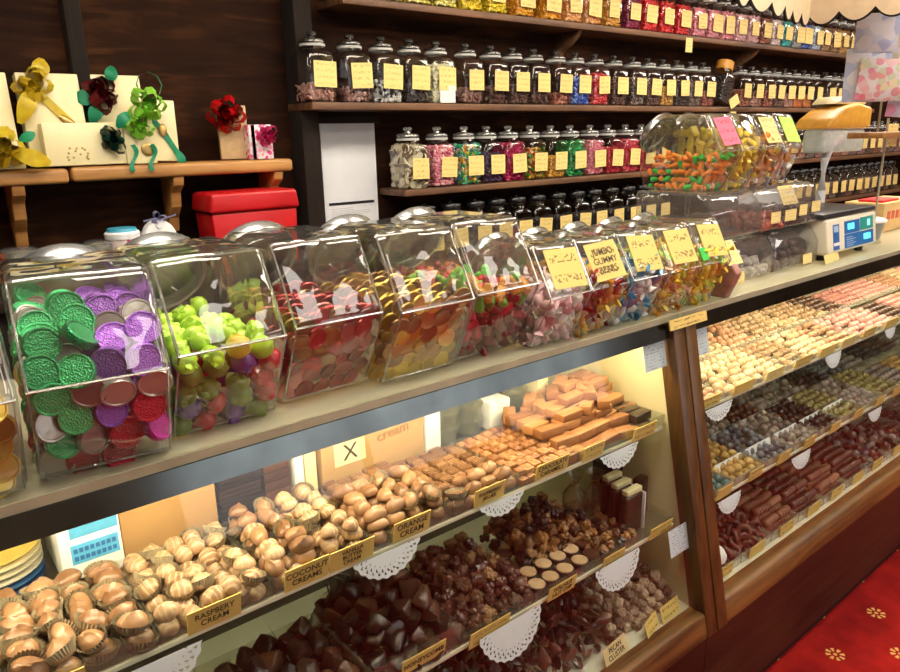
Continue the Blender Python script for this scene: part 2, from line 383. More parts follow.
for i, (x, y, w, d) in enumerate([(.75, -.75, .55, 1.0), (1.95, -.75, .55, 1.0), (3.15, -.75, .55, 1.0), (4.6, -.75, .55, 1.0), (.4, 1.45, 1.1, .46), (1.9, 1.45, 1.1, .46), (3.5, 1.45, 1.1, .46), (5.3, 1.45, 1.1, .46), (6.9, 1.45, 1.1, .46), (.6, .55, 1.1, .3), (2.2, .55, 1.1, .3), (3.8, .55, 1.1, .3)]):  # unseen panels added overhead for fill light and jar reflections
    t = empty('added_light_panel', (x, y, 2.6), 'added white ceiling light panel over the ' + ('customer floor' if i < 4 else 'staff aisle' if i < 9 else 'counter front') + f', {nth((i if i < 4 else i - 4 if i < 9 else i - 9) + 1)} from the left', 'ceiling light', 'added ceiling light panels')
    B().box(-w / 2 - .02, w / 2 + .02, -d / 2 - .02, d / 2 + .02, -.02, 0, .004).build('frame', m_white, t)
    B().box(-w / 2, w / 2, -d / 2, d / 2, -.026, -.021).build('diffuser', m_reflpanel if i < 4 else m_fillpanel, t)

# ------------------------------------------------------------------ wall shelves
SHELF = {1: ('top', 2.115), 2: ('second', 1.735), 3: ('third', 1.385), 4: ('bottom', 1.065)}
def wall_shelf(x0, x1, z, label, mat, th=.028, y0=2.5, brk=()):
    t = empty('wall_shelf', (x0, y0, z), label, 'shelf', 'wall shelves')
    B().box(0, x1 - x0, 0, 2.7 - y0, -th, 0, .004).build('board', mat, t)
    for bx in brk:
        p = [(0.03, -th), (.2, -th), (.2, -th - .16), (.17, -th - .16), (.15, -th - .09), (.09, -th - .06), (.05, -th - .03)]
        B().prism(p, bx - x0 - .014, bx - x0 + .014, bev=.003).build('bracket', mat, t)
    return t
wall_shelf(1.53, 6.4, 2.115, 'top dark wooden wall shelf holding the brightest jars', m_shelf, brk=(2.9, 4.6))
wall_shelf(1.372, 6.4, 1.735, 'second wooden wall shelf down holding dark jars with yellow labels', m_shelf, y0=2.5)
wall_shelf(1.785, 7.6, 1.385, 'third wooden wall shelf down starting beside the hanging white sheet', m_shelf)
wall_shelf(1.785, 7.6, 1.065, 'lowest wooden wall shelf of black lidded jars behind the counter', m_shelf)
def corbel(b, x):
    b.prism([(.01, -.045), (.16, -.045), (.16, -.24), (.12, -.24), (.11, -.19), (.07, -.15), (.06, -.10), (.02, -.075)], x - .018, x + .018, bev=.004)
t = empty('wall_shelf', (.52, 2.5, 1.533), 'pine shelf of gift boxes with rounded end and shaped brackets', 'shelf', 'wall shelves')
B().box(0, .755, 0, .2, -.045, 0, .012, 3).build('board', m_pine, t)
for x in (.33, .70):
    b = B(); corbel(b, x); b.build('bracket', m_pine, t)
t = empty('wall_shelf', (-.6, 2.5, 1.530), 'shorter pine shelf at the left edge under the yellow bows', 'shelf', 'wall shelves')
B().box(0, 1.112, 0, .2, -.045, 0, .012, 3).build('board', m_pine, t)
for x in (.55, .97):
    b = B(); corbel(b, x); b.build('bracket', m_pine, t)
t = empty('back_bench', (-.6, 2.35, 1.17), 'dark wooden back bench under the gift box shelf', 'bench')
B().box(0, 1.95, 0, .35, -.03, 0, .004).build('top', m_post, t)
B().box(0, 1.95, .03, .35, -1.17, -.03).build('carcass', m_post, t)

# ------------------------------------------------------------------ shelf jars
def sup(hx, p, z, n=28):
    out = []
    for i in range(n):
        a = 2 * PI * i / n; c, s = math.cos(a), math.sin(a)
        out.append((hx * math.copysign(abs(c) ** (2 / p), c), hx * math.copysign(abs(s) ** (2 / p), s), z))
    return out
jb = B().loft([sup(.050, 6, .0), sup(.059, 7, .003), sup(.0625, 8, .012), sup(.063, 8, .10), sup(.0625, 8, .166), sup(.058, 5, .180), sup(.050, 3, .190), sup(.046, 2, .194), sup(.046, 2, .214)], (True, False))
JAR_BODY = jb.mesh('jar_body', m_sj, 50)
JAR_RIM = B().lathe([(.0462, .2005), (.0485, .2015), (.0488, .205), (.0488, .2095), (.0462, .2105)], 24, (False, False)).mesh('rim', m_band)
JAR_LID = B().lathe([(.045, .214), (.049, .2142), (.0495, .220), (.046, .2255), (.030, .229), (.014, .232), (.012, .237), (.019, .243), (.020, .249), (.015, .255), (.0, .257)], 24, (True, False)).mesh('lid', m_lidg)
JAR_LIDC = JAR_LID.copy(); JAR_LIDC.materials[0] = m_lidc
JAR_LIDK = B().lathe([(.045, .2135), (.0515, .2137), (.0525, .217), (.0525, .236), (.049, .2405), (.03, .243), (.012, .244), (.012, .249), (.016, .253), (.010, .257), (.0, .2575)], 24, (True, False)).mesh('black_lid', m_lidk)
JAR_LABEL = B().box(-.044, .044, -.0012, 0, -.043, .043).mesh('label', m_label, 0)
def pieces(style, h, seed, hx=.054):
    r = random.Random(seed); b = B(); pts = []
    st = {'round': .0145, 'flake': .017, 'stick': .017, 'disc': .026, 'chunk': .021}[style]
    nx = int(2 * hx / st)
    nz = max(1, int(h / (st * .85)))
    for k in range(nz + 1):
        for i in range(nx + 1):
            for j in range(nx + 1):
                edge = i in (0,) or j == 0 or k == nz or i == nx
                if not edge: continue
                x = -hx + .008 + (2 * hx - .016) * i / nx + r.uniform(-.3, .3) * st; y = -hx + .008 + (2 * hx - .016) * j / nx + r.uniform(-.2, .2) * st
                z = .009 + (h - .012) * k / max(nz, 1) + r.uniform(-.35, .35) * st
                lim = hx - .004
                x = max(-lim, min(lim, x)); y = max(-lim, min(lim, y)); z = max(.009, z)
                pts.append((x, y, z))
    for p in pts:
        t = bmesh.new()
        if style == 'disc': bmesh.ops.create_cone(t, cap_ends=True, segments=9, radius1=.0165, radius2=.0165, depth=.007)
        elif style == 'chunk': bmesh.ops.create_cube(t, size=.016)
        else: bmesh.ops.create_icosphere(t, subdivisions=1, radius=1)
        S = {'round': (.0085,) * 3, 'flake': (.012, .010, .0045), 'stick': (.0055, .0055, .014), 'disc': (1, 1, 1), 'chunk': (1, .8, .7)}[style]
        M = Matrix.Translation(p) @ Euler((r.uniform(0, 6), r.uniform(0, 6), r.uniform(0, 6))).to_matrix().to_4x4() @ Matrix.Diagonal((*S, 1))
        b._merge(t, M)
    c = hx - .012
    b.box(-c, c, -c, c, .006, max(.012, h - .012))
    return b.mesh('sweets_' + style, None, 50)
PCS = {}
def sweets(style, h):
    k = (style, round(h, 2))
    if k not in PCS: PCS[k] = pieces(style, k[1], len(PCS) + 3)
    return PCS[k]
PAL = {}
def pal(cols, **kw):
    k = tuple(cols)
    if k not in PAL: PAL[k] = palette('sweets_palette_%d' % len(PAL), cols, **kw)
    return PAL[k]
C = dict(pinkish=[(.52, .27, .22), (.62, .38, .32), (.40, .20, .16)], dusty=[(.30, .15, .13), (.45, .28, .25), (.22, .10, .09)],
         bw=[(.85, .85, .82), (.8, .8, .78), (.03, .03, .03), (.75, .75, .74)], dark=[(.045, .035, .035), (.07, .055, .055), (.03, .02, .02)],
         cream=[(.80, .78, .52), (.70, .70, .46), (.86, .84, .62)], brown=[(.11, .055, .045), (.19, .10, .08), (.075, .035, .03)],
         blue=[(.02, .06, .42), (.05, .16, .65), (.25, .38, .75)], red=[(.55, .02, .03), (.75, .05, .06), (.82, .25, .28)],
         greyb=[(.16, .12, .11), (.28, .22, .20), (.10, .07, .07)], gold=[(.62, .33, .07), (.75, .45, .14), (.45, .22, .05)],
         reddish=[(.32, .09, .05), (.5, .2, .14), (.2, .06, .05)], orange=[(.85, .25, .05), (.75, .20, .06), (.6, .3, .1)],
         discs=[(.72, .66, .46), (.80, .74, .55), (.62, .55, .36), (.16, .11, .06)], pink=[(.85, .32, .40), (.90, .50, .55), (.75, .15, .25)],
         multi=[(.05, .45, .30), (.85, .60, .05), (.04, .30, .55), (.02, .40, .12), (.8, .25, .05), (.82, .8, .55)], purple=[(.05, .02, .07), (.09, .03, .12), (.03, .015, .04)],
         magenta=[(.45, .01, .08), (.62, .03, .14), (.30, .01, .06)], mix2=[(.05, .35, .04), (.80, .40, .03), (.50, .05, .03), (.75, .65, .2)],
         amber=[(.72, .36, .04), (.80, .45, .08), (.55, .26, .03)], green=[(.02, .32, .08), (.05, .45, .14), (.01, .20, .05)],
         hotpink=[(.82, .22, .32), (.90, .42, .48), (.85, .3, .4)], redd=[(.50, .01, .03), (.65, .02, .05), (.36, .01, .02)], redpink=[(.70, .05, .10), (.80, .15, .2), (.62, .03, .06)],
         yellowp=[(.88, .80, .20), (.92, .86, .35), (.85, .75, .12)], yellow=[(.92, .72, .03), (.95, .80, .08), (.88, .62, .02)], orng=[(.92, .42, .03), (.95, .52, .08), (.88, .34, .02)],
         peach=[(.92, .45, .16), (.95, .55, .28), (.88, .36, .10)], gorange=[(.85, .42, .07), (.9, .5, .14), (.75, .32, .04)], maroon=[(.30, .02, .08), (.42, .05, .12), (.22, .01, .06)],
         brred=[(.85, .03, .04), (.90, .08, .08), (.75, .02, .03)], pk=[(.92, .35, .42), (.95, .48, .54), (.88, .25, .34)], ppink=[(.92, .55, .58), (.95, .66, .68), (.88, .45, .5)],
         wpink=[(.88, .75, .72), (.92, .82, .8), (.85, .6, .6)], teal=[(.03, .50, .50), (.06, .60, .60), (.02, .40, .42)], grey=[(.45, .45, .50), (.6, .6, .62), (.3, .3, .36)],
         pblue=[(.50, .62, .75), (.65, .72, .82), (.35, .5, .7)], tan=[(.40, .22, .10), (.52, .32, .15), (.28, .14, .06)], black=[(.012, .010, .012), (.02, .016, .018), (.03, .022, .02)],
         dkpink=[(.35, .12, .15), (.5, .3, .32), (.12, .05, .06)])
JN = [0]
def jar(row, x, content, word, h, where, lid='glass', style='round', lab=True, lz=.100, lx=.012, ls=1, shelfname=None, tilt=0, second=False, y=2.566, sweets_on=True):
    z = SHELF[row][1]
    lbl = f'glass sweet jar of {word} sweets, {where}'
    t = empty('sweet_jar', (x, y, z), lbl, 'jar', f'sweet jars on the {shelfname}')
    link('body', JAR_BODY, t)
    if lid == 'glass': link('rim', JAR_RIM, t)
    link('lid', (JAR_LIDC if row == 3 else JAR_LID) if lid == 'glass' else JAR_LIDK, t)
    if lab:
        link('label', JAR_LABEL, t, (lx, -.0645, lz), (rnd(-.03, .03), rnd(-.06, .06), rnd(-.05, .05)), ls)
        if second:
            o = link('white_label', JAR_LABEL, t, (lx - .002, -.0648, .038), (0, 0, 0), (.95, 1, .8)); o.material_slots[0].link = 'OBJECT'; o.material_slots[0].material = m_white; o['label'] = 'blank white label'
    if sweets_on:
        o = link('sweets', sweets(style, h), None, (x, y, z + .003))
        o.material_slots[0].link = 'OBJECT'; o.material_slots[0].material = pal(C[content])
        tag(o, f'{word} sweets filling the glass jar {where}', 'sweets', f'sweets in the jars on the {shelfname}', 'stuff')
    return t
for s in list(PCS.values()): pass
_sw = sweets
def sweets(style, h):
    me = _sw(style, h)
    if not me.materials: me.materials.append(m_white)
    return me
def spaced(xs, d=.1335):
    out = []
    for x in xs: out.append(x if not out or x - out[-1] >= d else out[-1] + d)
    return out
# top shelf
r1 = [(1.62, 'yellowp', 'pale yellow', 'round'), (1.76, 'yellowp', 'pale yellow', 'round'), (1.9, 'yellowp', 'pale yellow', 'round'), (2.04, 'yellowp', 'pale lemon', 'round'), (2.18, 'yellow', 'bright yellow', 'flake'), (2.33, 'yellow', 'bright yellow', 'round'),
      (2.50, 'orng', 'orange', 'round'), (2.68, 'orng', 'orange', 'flake'), (2.83, 'peach', 'peach orange', 'round'), (2.97, 'peach', 'peach', 'flake'), (3.13, 'gorange', 'golden orange', 'round'), (3.29, 'maroon', 'maroon', 'round'),
      (3.44, 'brred', 'bright red', 'round'), (3.59, 'brred', 'bright red', 'flake'), (3.74, 'brred', 'scarlet', 'round'), (3.9, 'pk', 'pink', 'round'), (4.05, 'pk', 'deep pink', 'round'), (4.2, 'pk', 'pink', 'flake'), (4.35, 'ppink', 'pale pink', 'round'),
      (4.5, 'ppink', 'pale pink', 'flake'), (4.64, 'reddish', 'brown red', 'round'), (4.78, 'wpink', 'white and pink', 'round'), (4.92, 'teal', 'teal', 'round'), (5.06, 'grey', 'grey', 'round'), (5.2, 'blue', 'blue', 'round'), (5.34, 'pblue', 'pale blue', 'round'),
      (5.48, 'tan', 'tan', 'round'), (5.62, 'tan', 'tan', 'flake'), (5.76, 'gold', 'golden', 'round'), (5.9, 'tan', 'tan', 'round'), (6.04, 'orange', 'orange brown', 'round'), (6.18, 'tan', 'tan', 'flake')]
for i, (x, c, wd, st) in enumerate(r1): jar(1, x, c, wd, .155, f'{nth(i + 1)} from the left on the top shelf', style=st, shelfname='top shelf', lz=.085, lx=rnd(-.01, .02), ls=rnd(.9, 1.15))
# second shelf
X2 = [1.425, 1.588, 1.735, 1.875, 2.015, 2.18, 2.33, 2.465, 2.605, 2.76, 2.90, 3.05, 3.20, 3.36, 3.495, 3.63, 3.765, 3.90, 4.035, 4.23, 4.45, 4.60, 4.75, 4.88, 5.02, 5.155, 5.29, 5.43, 5.63, 5.765, 5.90, 6.03, 6.16, 6.29]
c2 = [('pinkish', 'pale pink', .06, 'flake'), ('dusty', 'dusty pink', .05, 'flake'), ('bw', 'black and white', .08, 'flake'), ('dark', 'charcoal', .07, 'round'), ('cream', 'cream', .15, 'chunk'), ('dusty', 'pinkish brown', .06, 'flake'), ('brown', 'brown', .07, 'chunk'), ('brown', 'brown', .08, 'round'),
      ('brown', 'brown', .06, 'flake'), ('reddish', 'reddish brown', .05, 'flake'), ('blue', 'blue', .13, 'round'), ('red', 'red', .15, 'round'), ('brown', 'dark brown', .13, 'round'), ('greyb', 'grey brown', .14, 'round'), ('brown', 'brown', .13, 'round'), ('gold', 'golden', .10, 'round'),
      ('dark', 'charcoal', .10, 'round'), ('greyb', 'speckled brown', .13, 'round'), ('reddish', 'reddish brown', .08, 'round'), ('dark', 'charcoal', .15, 'round'), ('reddish', 'reddish brown', .10, 'round'), ('pinkish', 'pale pink', .06, 'flake'), ('reddish', 'reddish brown', .10, 'round'), ('brown', 'brown', .12, 'round'),
      ('pinkish', 'pale brown', .08, 'round'), ('orange', 'orange', .06, 'round'), ('orange', 'orange', .08, 'round'), ('dark', 'charcoal', .10, 'round'), ('brown', 'brown', .12, 'round'), ('reddish', 'reddish brown', .1, 'round'), ('tan', 'tan', .1, 'round'), ('brown', 'brown', .1, 'round'), ('tan', 'tan', .1, 'round'), ('brown', 'brown', .1, 'round')]
for i, (x, (c, wd, h, st)) in enumerate(zip(X2, c2)):
    if i == 19: continue
    jar(2, x, c, wd, h, f'{nth(i + 1)} from the left on the second shelf', style=st, shelfname='second shelf', ls=1.08 if i < 5 else .98, second=(i == 4))
# the leaning jar with the orange lid
t = empty('sweet_jar', (4.205, 2.56, 1.737), 'leaning dark jar with a round orange lid on the second shelf', 'jar', 'sweet jars on the second shelf')
k = link('body', JAR_BODY, t, (0, 0, .018), (0, .28, 0)); 
k = B().lathe([(.0, .262), (.046, .260), (.052, .255), (.052, .206), (.047, .205)], 24, (False, False)).build('orange_lid', plain('orange_lid', (.72, .33, .05), .35), t, (0, 0, .018), (0, .28, 0)); k['label'] = 'orange screw lid'
o = link('sweets', sweets('round', .15), None, (4.206, 2.56, 1.760), (0, .28, 0)); o.material_slots[0].link = 'OBJECT'; o.material_slots[0].material = pal(C['dark'])
tag(o, 'dark speckled sweets inside the leaning jar with the orange lid', 'sweets', kind='stuff')
t = tag(B().box(-.05, .05, -.0012, 0, -.03, .03).build('price_card', m_label, loc=(4.30, 2.497, 1.768), rot=(-.15, -.4, 0), smooth=0), 'yellow card tilted at the foot of the leaning jar', 'card')
# third shelf
r3 = [(1.853, 'discs', 'cream disc', .17, 'disc'), (2.01, 'pink', 'pink and white', .17, 'round'), (2.165, 'multi', 'multicoloured', .17, 'flake'), (2.30, 'purple', 'dark purple', .13, 'round'), (2.44, 'magenta', 'dark red', .165, 'flake'), (2.585, 'mix2', 'green and orange', .14, 'flake'), (2.73, 'amber', 'amber', .10, 'round'), (2.875, 'green', 'green', .165, 'flake'),
      (3.03, 'hotpink', 'pink', .17, 'stick'), (3.175, 'redd', 'red', .13, 'round'), (3.325, 'redpink', 'red and pink', .165, 'stick'), (3.465, 'redd', 'deep red', .15, 'flake'), (3.61, 'dkpink', 'dark pink', .12, 'round')]
for i, (x, c, wd, h, st) in enumerate(r3): jar(3, x, c, wd, h, f'{nth(i + 1)} from the left on the third shelf', style=st, shelfname='third shelf', ls=1.0, lz=.085, lx=.018)
for i in range(17):
    c, wd = [('dkpink', 'dark pink'), ('brown', 'brown'), ('reddish', 'reddish'), ('pinkish', 'pale pink'), ('greyb', 'grey brown')][i % 5]
    jar(3, 4.85 + i * .145, c, wd, .10, f'{nth(17 - i)} from the right on the third shelf', style='round', shelfname='third shelf', lz=.09)
X4 = [1.93, 2.075, 2.22, 2.355, 2.49, 2.63, 2.78, 2.93, 3.065, 3.21, 3.36, 3.50, 3.64]
for i, x in enumerate(X4): jar(4, x, 'black', 'black liquorice', .12, f'{nth(i + 1)} from the left on the bottom shelf', 'black', shelfname='bottom shelf', lz=.088)
for i in range(18):
    c, wd = [('black', 'black liquorice'), ('brown', 'brown'), ('black', 'black liquorice'), ('tan', 'tan'), ('greyb', 'grey brown')][i % 5]
    jar(4, 4.55 + i * .145, c, wd, .12, f'{nth(18 - i)} from the right on the bottom shelf', 'black', shelfname='bottom shelf', lz=.088)
# tags hung on shelf edges
for x, z, l in ((3.78, 2.062, 'yellow price tag hanging from the top shelf edge'), (4.30, 1.668, 'yellow price tag hanging from the second shelf edge')):
    tag(B().box(-.032, .032, -.0012, 0, -.035, .04).build('price_tag', m_label, loc=(x, 2.498, z), smooth=0), l, 'tag')

# hanging sheet on the wall
t = empty('wall_sheet', (1.50, 2.69, 1.236), 'tall white sheet hung on the panelling left of the jars', 'notice')
B().box(0, .265, -.004, 0, 0, .425, M=Matrix.Rotation(0, 4, 'Y')).build('sheet', plain('wall_sheet_paper', (.86, .88, .92), .8, var=.03, scale=8), t)
B().box(.02, .245, -.006, -.004, .092, .103).build('printed_bar', m_black, t)
B().box(-.02, .29, -.014, 0, .425, .455, .004).build('hanger', m_post, t)
b = B()
for i in range(9): b.box(.03, .03 + rnd(.1, .2), -.0046, -.004, .02 + i * .007, .022 + i * .007)
b.build('fine_print', plain('grey_print', (.55, .56, .58), .8), t)

# ------------------------------------------------------------------ gift boxes and bows
def bow(b, c, s, loops=7, seed=1):
    """pom-pom of ribbon loops"""
    r = random.Random(seed); c = Vector(c)
    for i in range(loops):
        a = 2 * PI * i / loops + r.uniform(-.3, .3); el = r.uniform(-.1, .9)
        d = Vector((math.cos(a) * math.cos(el), -math.sin(el) * .8 - .15, math.sin(a) * math.cos(el)))
        u = Vector((-d.z, 0, d.x)).normalized() if abs(d.x) + abs(d.z) > .01 else Vector((1, 0, 0))
        L = s * r.uniform(.7, 1.1); pts = []
        for k in range(9):
            q = k / 8 * 2 * PI
            pts.append(c + d * (L * .42 * (1 - math.cos(q))) + u * (math.sin(q) * L * .30))
        b.strip(pts, s * .52, side=d.cross(u).normalized() if d.cross(u).length > .01 else (0, 0, 1))
    b.ball(c, s * .16, 1)
    return b
m_yrib = plain('yellow_ribbon', (1, .72, .05), .35, var=.15); m_green = plain('green_ribbon', (.03, .42, .22), .3); m_lime = plain('lime_ribbon', (.48, .90, .12), .35)
m_dgreen = plain('dark_green_ribbon', (.005, .06, .04), .35); m_burg = plain('burgundy_ribbon', (.22, .01, .015), .5); m_redr = plain('red_ribbon', (.70, .01, .012), .25); m_pinkr = plain('pink_ribbon', (.85, .05, .28), .3)
m_gold = plain('gold_seal', (.45, .30, .10), .3, .7)
def leaf(b, p0, d, L, w, up=(0, 0, 1)):
    p0 = Vector(p0); d = Vector(d).normalized()
    b.strip([p0 + d * (L * k / 6) + Vector((0, -math.sin(k / 6 * PI) * L * .25, 0)) for k in range(7)], [w * math.sin(PI * (k + .4) / 7) for k in range(7)], side=d.cross(Vector((0, 1, 0))).normalized())
def giftbox(x0, x1, z0, z1, y, d, label, lean=0, mat=None, rz=0, ry=0):
    t = empty('gift_box', ((x0 + x1) / 2, y, z0), label, 'gift box', 'gift boxes on the pine shelf')
    t.rotation_euler = (lean, ry, rz); t.location.z += d * abs(math.sin(lean)) + .0005
    w = (x1 - x0) / 2
    B().box(-w, w, 0, d, 0, z1 - z0, .003).build('box', mat or m_gift, t)
    return t, w, z1 - z0
g, w, h = giftbox(.22, .405, 1.534, 1.81, 2.58, .05, 'tall cream gift box at the left edge, partly out of frame', -.12)
g, w, h = giftbox(.20, .40, 1.534, 1.60, 2.505, .05, 'low cream gift box under a big yellow bow at the left edge', 0)
b = B(); bow(b, (.04, -.012, .07), .085, 9, 3); leaf(b, (.06, -.02, .05), (1, 0, -.35), .11, .05); leaf(b, (-.02, -.02, .05), (-1, 0, -.2), .11, .05); b.build('bow', m_yrib, g)['label'] = 'big yellow bow'
b = B(); leaf(b, (.09, -.015, .08), (.8, 0, .4), .05, .03); b.build('leaf', m_green, g)['label'] = 'green ribbon leaf'
g, w, h = giftbox(.43, .605, 1.534, 1.812, 2.58, .05, 'large cream gift box leaning back with yellow flower ribbon', -.14)
b = B(); bow(b, (-.05, -.012, .23), .07, 8, 5); leaf(b, (-.05, -.02, .23), (-.5, 0, -1), .12, .05); leaf(b, (-.03, -.02, .25), (.3, 0, 1), .07, .05); b.strip([(-.02, -.004, .2), (.03, -.008, .14), (.07, -.004, .08), (.10, -.004, .05)], .03, side=(.6, 0, .6)); b.build('bow', m_yrib, g)['label'] = 'yellow flower bow'
B().ball((.035, -.006, .13), (.03, .006, .013), 2, M=Matrix.Translation((.035, 0, .13)) @ Matrix.Rotation(.7, 4, 'Y') @ Matrix.Translation((-.035, 0, -.13))).build('seal', m_gold, g)
g, w, h = giftbox(.46, .695, 1.534, 1.662, 2.51, .06, 'wide low cream gift box with a dark green bow', -.06)
b = B(); bow(b, (.075, -.012, .075), .055, 8, 8); b.build('bow', m_dgreen, g)['label'] = 'dark green bow'
b = B()
for k in range(14): b.ball((-.03 + .03 * math.cos(k), -.001, .035 + .018 * math.sin(k * 1.9)), (.004, .0015, .004), 1)
b.build('embossing', m_gold, g)
g, w, h = giftbox(.648, .80, 1.534, 1.815, 2.61, .05, 'upright cream gift box with a burgundy flower', -.10)
b = B(); bow(b, (-.055, -.012, .215), .075, 10, 9); b.build('flower', m_burg, g)['label'] = 'burgundy ribbon flower'
for a in (((-.03, -.015, .25), (.4, 0, 1), .06, .04), ((-.08, -.015, .2), (-.8, 0, .1), .06, .05), ((-.07, -.015, .19), (-.5, 0, -1), .07, .045)): b = B(); leaf(b, *a); b.build('leaf', m_green, g)['label'] = 'green ribbon leaf'
g, w, h = giftbox(.775, .875, 1.534, 1.735, 2.55, .05, 'cream gift box with a green ribbon sash and gold seal', -.12, ry=.05)
b = B(); b.strip([(-.05, -.003, .16), (0, -.005, .10), (.045, -.004, .02)], .022, side=(.7, 0, .5)); leaf(b, (.035, -.008, .04), (.3, 0, -1), .07, .03); b.build('ribbon', m_green, g)['label'] = 'green ribbon'
B().ball((.0, -.006, .10), (.014, .005, .022), 2).build('seal', m_gold, g)
g, w, h = giftbox(.69, .785, 1.534, 1.69, 2.505, .045, 'small upright cream gift box with lime bow and curled green ribbon', -.03)
b = B(); bow(b, (.03, -.014, .18), .075, 9, 12); bow(b, (.0, -.012, .115), .055, 8, 13); b.build('bow', m_lime, g)['label'] = 'lime green bow'
b = B(); leaf(b, (-.03, -.015, .16), (-.4, 0, -.5), .06, .04)
b.build('ribbon', m_green, g)['label'] = 'green ribbon leaf'
for s in (1, -1): b = B(); b.strip([(.03 * s + .012 * math.sin(k * .8), -.012 - .004 * math.cos(k), .06 - k * .012) for k in range(8)], .014, side=(1, 0, .2)); b.build('ribbon', m_green, g)['label'] = 'curled green ribbon end'
b = B(); b.strip([(.05 + .04 * math.cos(q / 8 * 2 * PI), -.012, .245 + .04 * math.sin(q / 8 * 2 * PI)) for q in range(9)], .012, side=(0, 1, 0)); b.build('ribbon', m_green, g)['label'] = 'curled green ribbon'
B().ball((.02, -.004, .045), (.022, .004, .022), 2).build('seal', m_gold, g)
g, w, h = giftbox(1.03, 1.13, 1.534, 1.72, 2.56, .06, 'narrow beige gift box with a red bow', -.05, plain('beige_card', (.60, .42, .22), .5), rz=-.3)
b = B(); bow(b, (-.02, -.014, .155), .075, 12, 15); b.build('bow', m_redr, g)['label'] = 'red bow'
g, w, h = giftbox(1.115, 1.205, 1.534, 1.655, 2.51, .07, 'small pink and white patterned gift box', 0, floral('pink_wrap', (.85, .75, .75), [(.8, .1, .35), (.9, .4, .5), (.9, .85, .85), (.7, .05, .2)], 70, .55))
b = B(); bow(b, (.02, -.012, .085), .05, 8, 16); b.strip([(-.03, -.003, .12), (-.03, -.003, 0)], .012, side=(1, 0, 0)); b.build('bow', m_pinkr, g)['label'] = 'pink bow'
# on the bench
t = empty('storage_box', (.925, 2.42, 1.17), 'bright red plastic box with a lid under the pine shelf', 'box')
B().prism([(0, 0), (.3, 0), (.31, .19), (-.01, .19)], 0, .16, 'Y', .006).build('body', m_redbox, t)
B().prism([(-.02, .192), (.32, .192), (.31, .26), (-.01, .26)], -.01, .17, 'Y', .012, 3).build('lid', m_redbox, t)
t = empty('paper_tub', (.62, 2.42, 1.17), 'pink spotted paper tub with a blue lid', 'tub')
B().lathe([(.036, 0), (.050, .145)], 28).build('cup', floral('pink_spots', (.88, .74, .70), [(.75, .08, .2), (.88, .74, .70), (.88, .74, .70)], 34, .35), t)
B().lathe([(.052, .142), (.053, .158), (.048, .164)], 28).build('lid', plain('white_rim', (.85, .85, .85), .5), t)
B().lathe([(.046, .164), (.042, .174)], 24).build('lid_top', plain('blue_lid', (.05, .35, .50), .4), t)['label'] = 'blue lid top'
t = empty('favour_bag', (.735, 2.43, 1.195), 'white round topped favour bag tied with ribbon', 'bag')
b = B(); pr = [(-.05, 0), (.05, 0), (.054, .10)] + [(.054 * math.cos(a * PI / 8), .10 + .065 * math.sin(a * PI / 8)) for a in range(1, 8)] + [(-.054, .10)]
b.prism(pr, -.025, .025, 'Y', .008, 3).build('bag', m_white, t)
b = B(); bow(b, (0, -.01, .165), .035, 4, 20); b.strip([(-.05, -.026, .165), (-.02, -.03, .17), (0, -.028, .165), (.03, -.03, .172), (.055, -.026, .178)], .006); b.build('ribbon', plain('lilac_ribbon', (.35, .35, .55), .4), t)
for x, y, l in ((.33, 2.45, 'flat silver tin at the far left behind the jars'), (.45, 2.42, 'round silver tin left of the pink tub'), (.555, 2.44, 'small pale tin beside the pink tub')):
    t = empty('cake_tin', (x, y, 1.17), l, 'tin', 'tins on the back bench')
    B().lathe([(.05, 0), (.05, .118)], 24).build('tin', plain('tin_side', (.35, .30, .25), .4), t) if 'tin_side' not in MATS else B().lathe([(.05, 0), (.05, .118)], 24).build('tin', MATS['tin_side'], t)
    B().lathe([(.053, .116), (.053, .131), (.045, .138), (.02, .141)], 24).build('lid', m_silver, t)
t = empty('orange_tin', (.19, 2.42, 1.17), 'orange tin at the left edge of the back bench', 'tin')
B().box(-.06, .06, 0, .08, 0, .14, .006).build('body', plain('orange_paint', (.75, .12, .01), .4), t); B().box(-.063, .063, -.003, .083, .12, .145, .005).build('lid', MATS['orange_paint'], t)

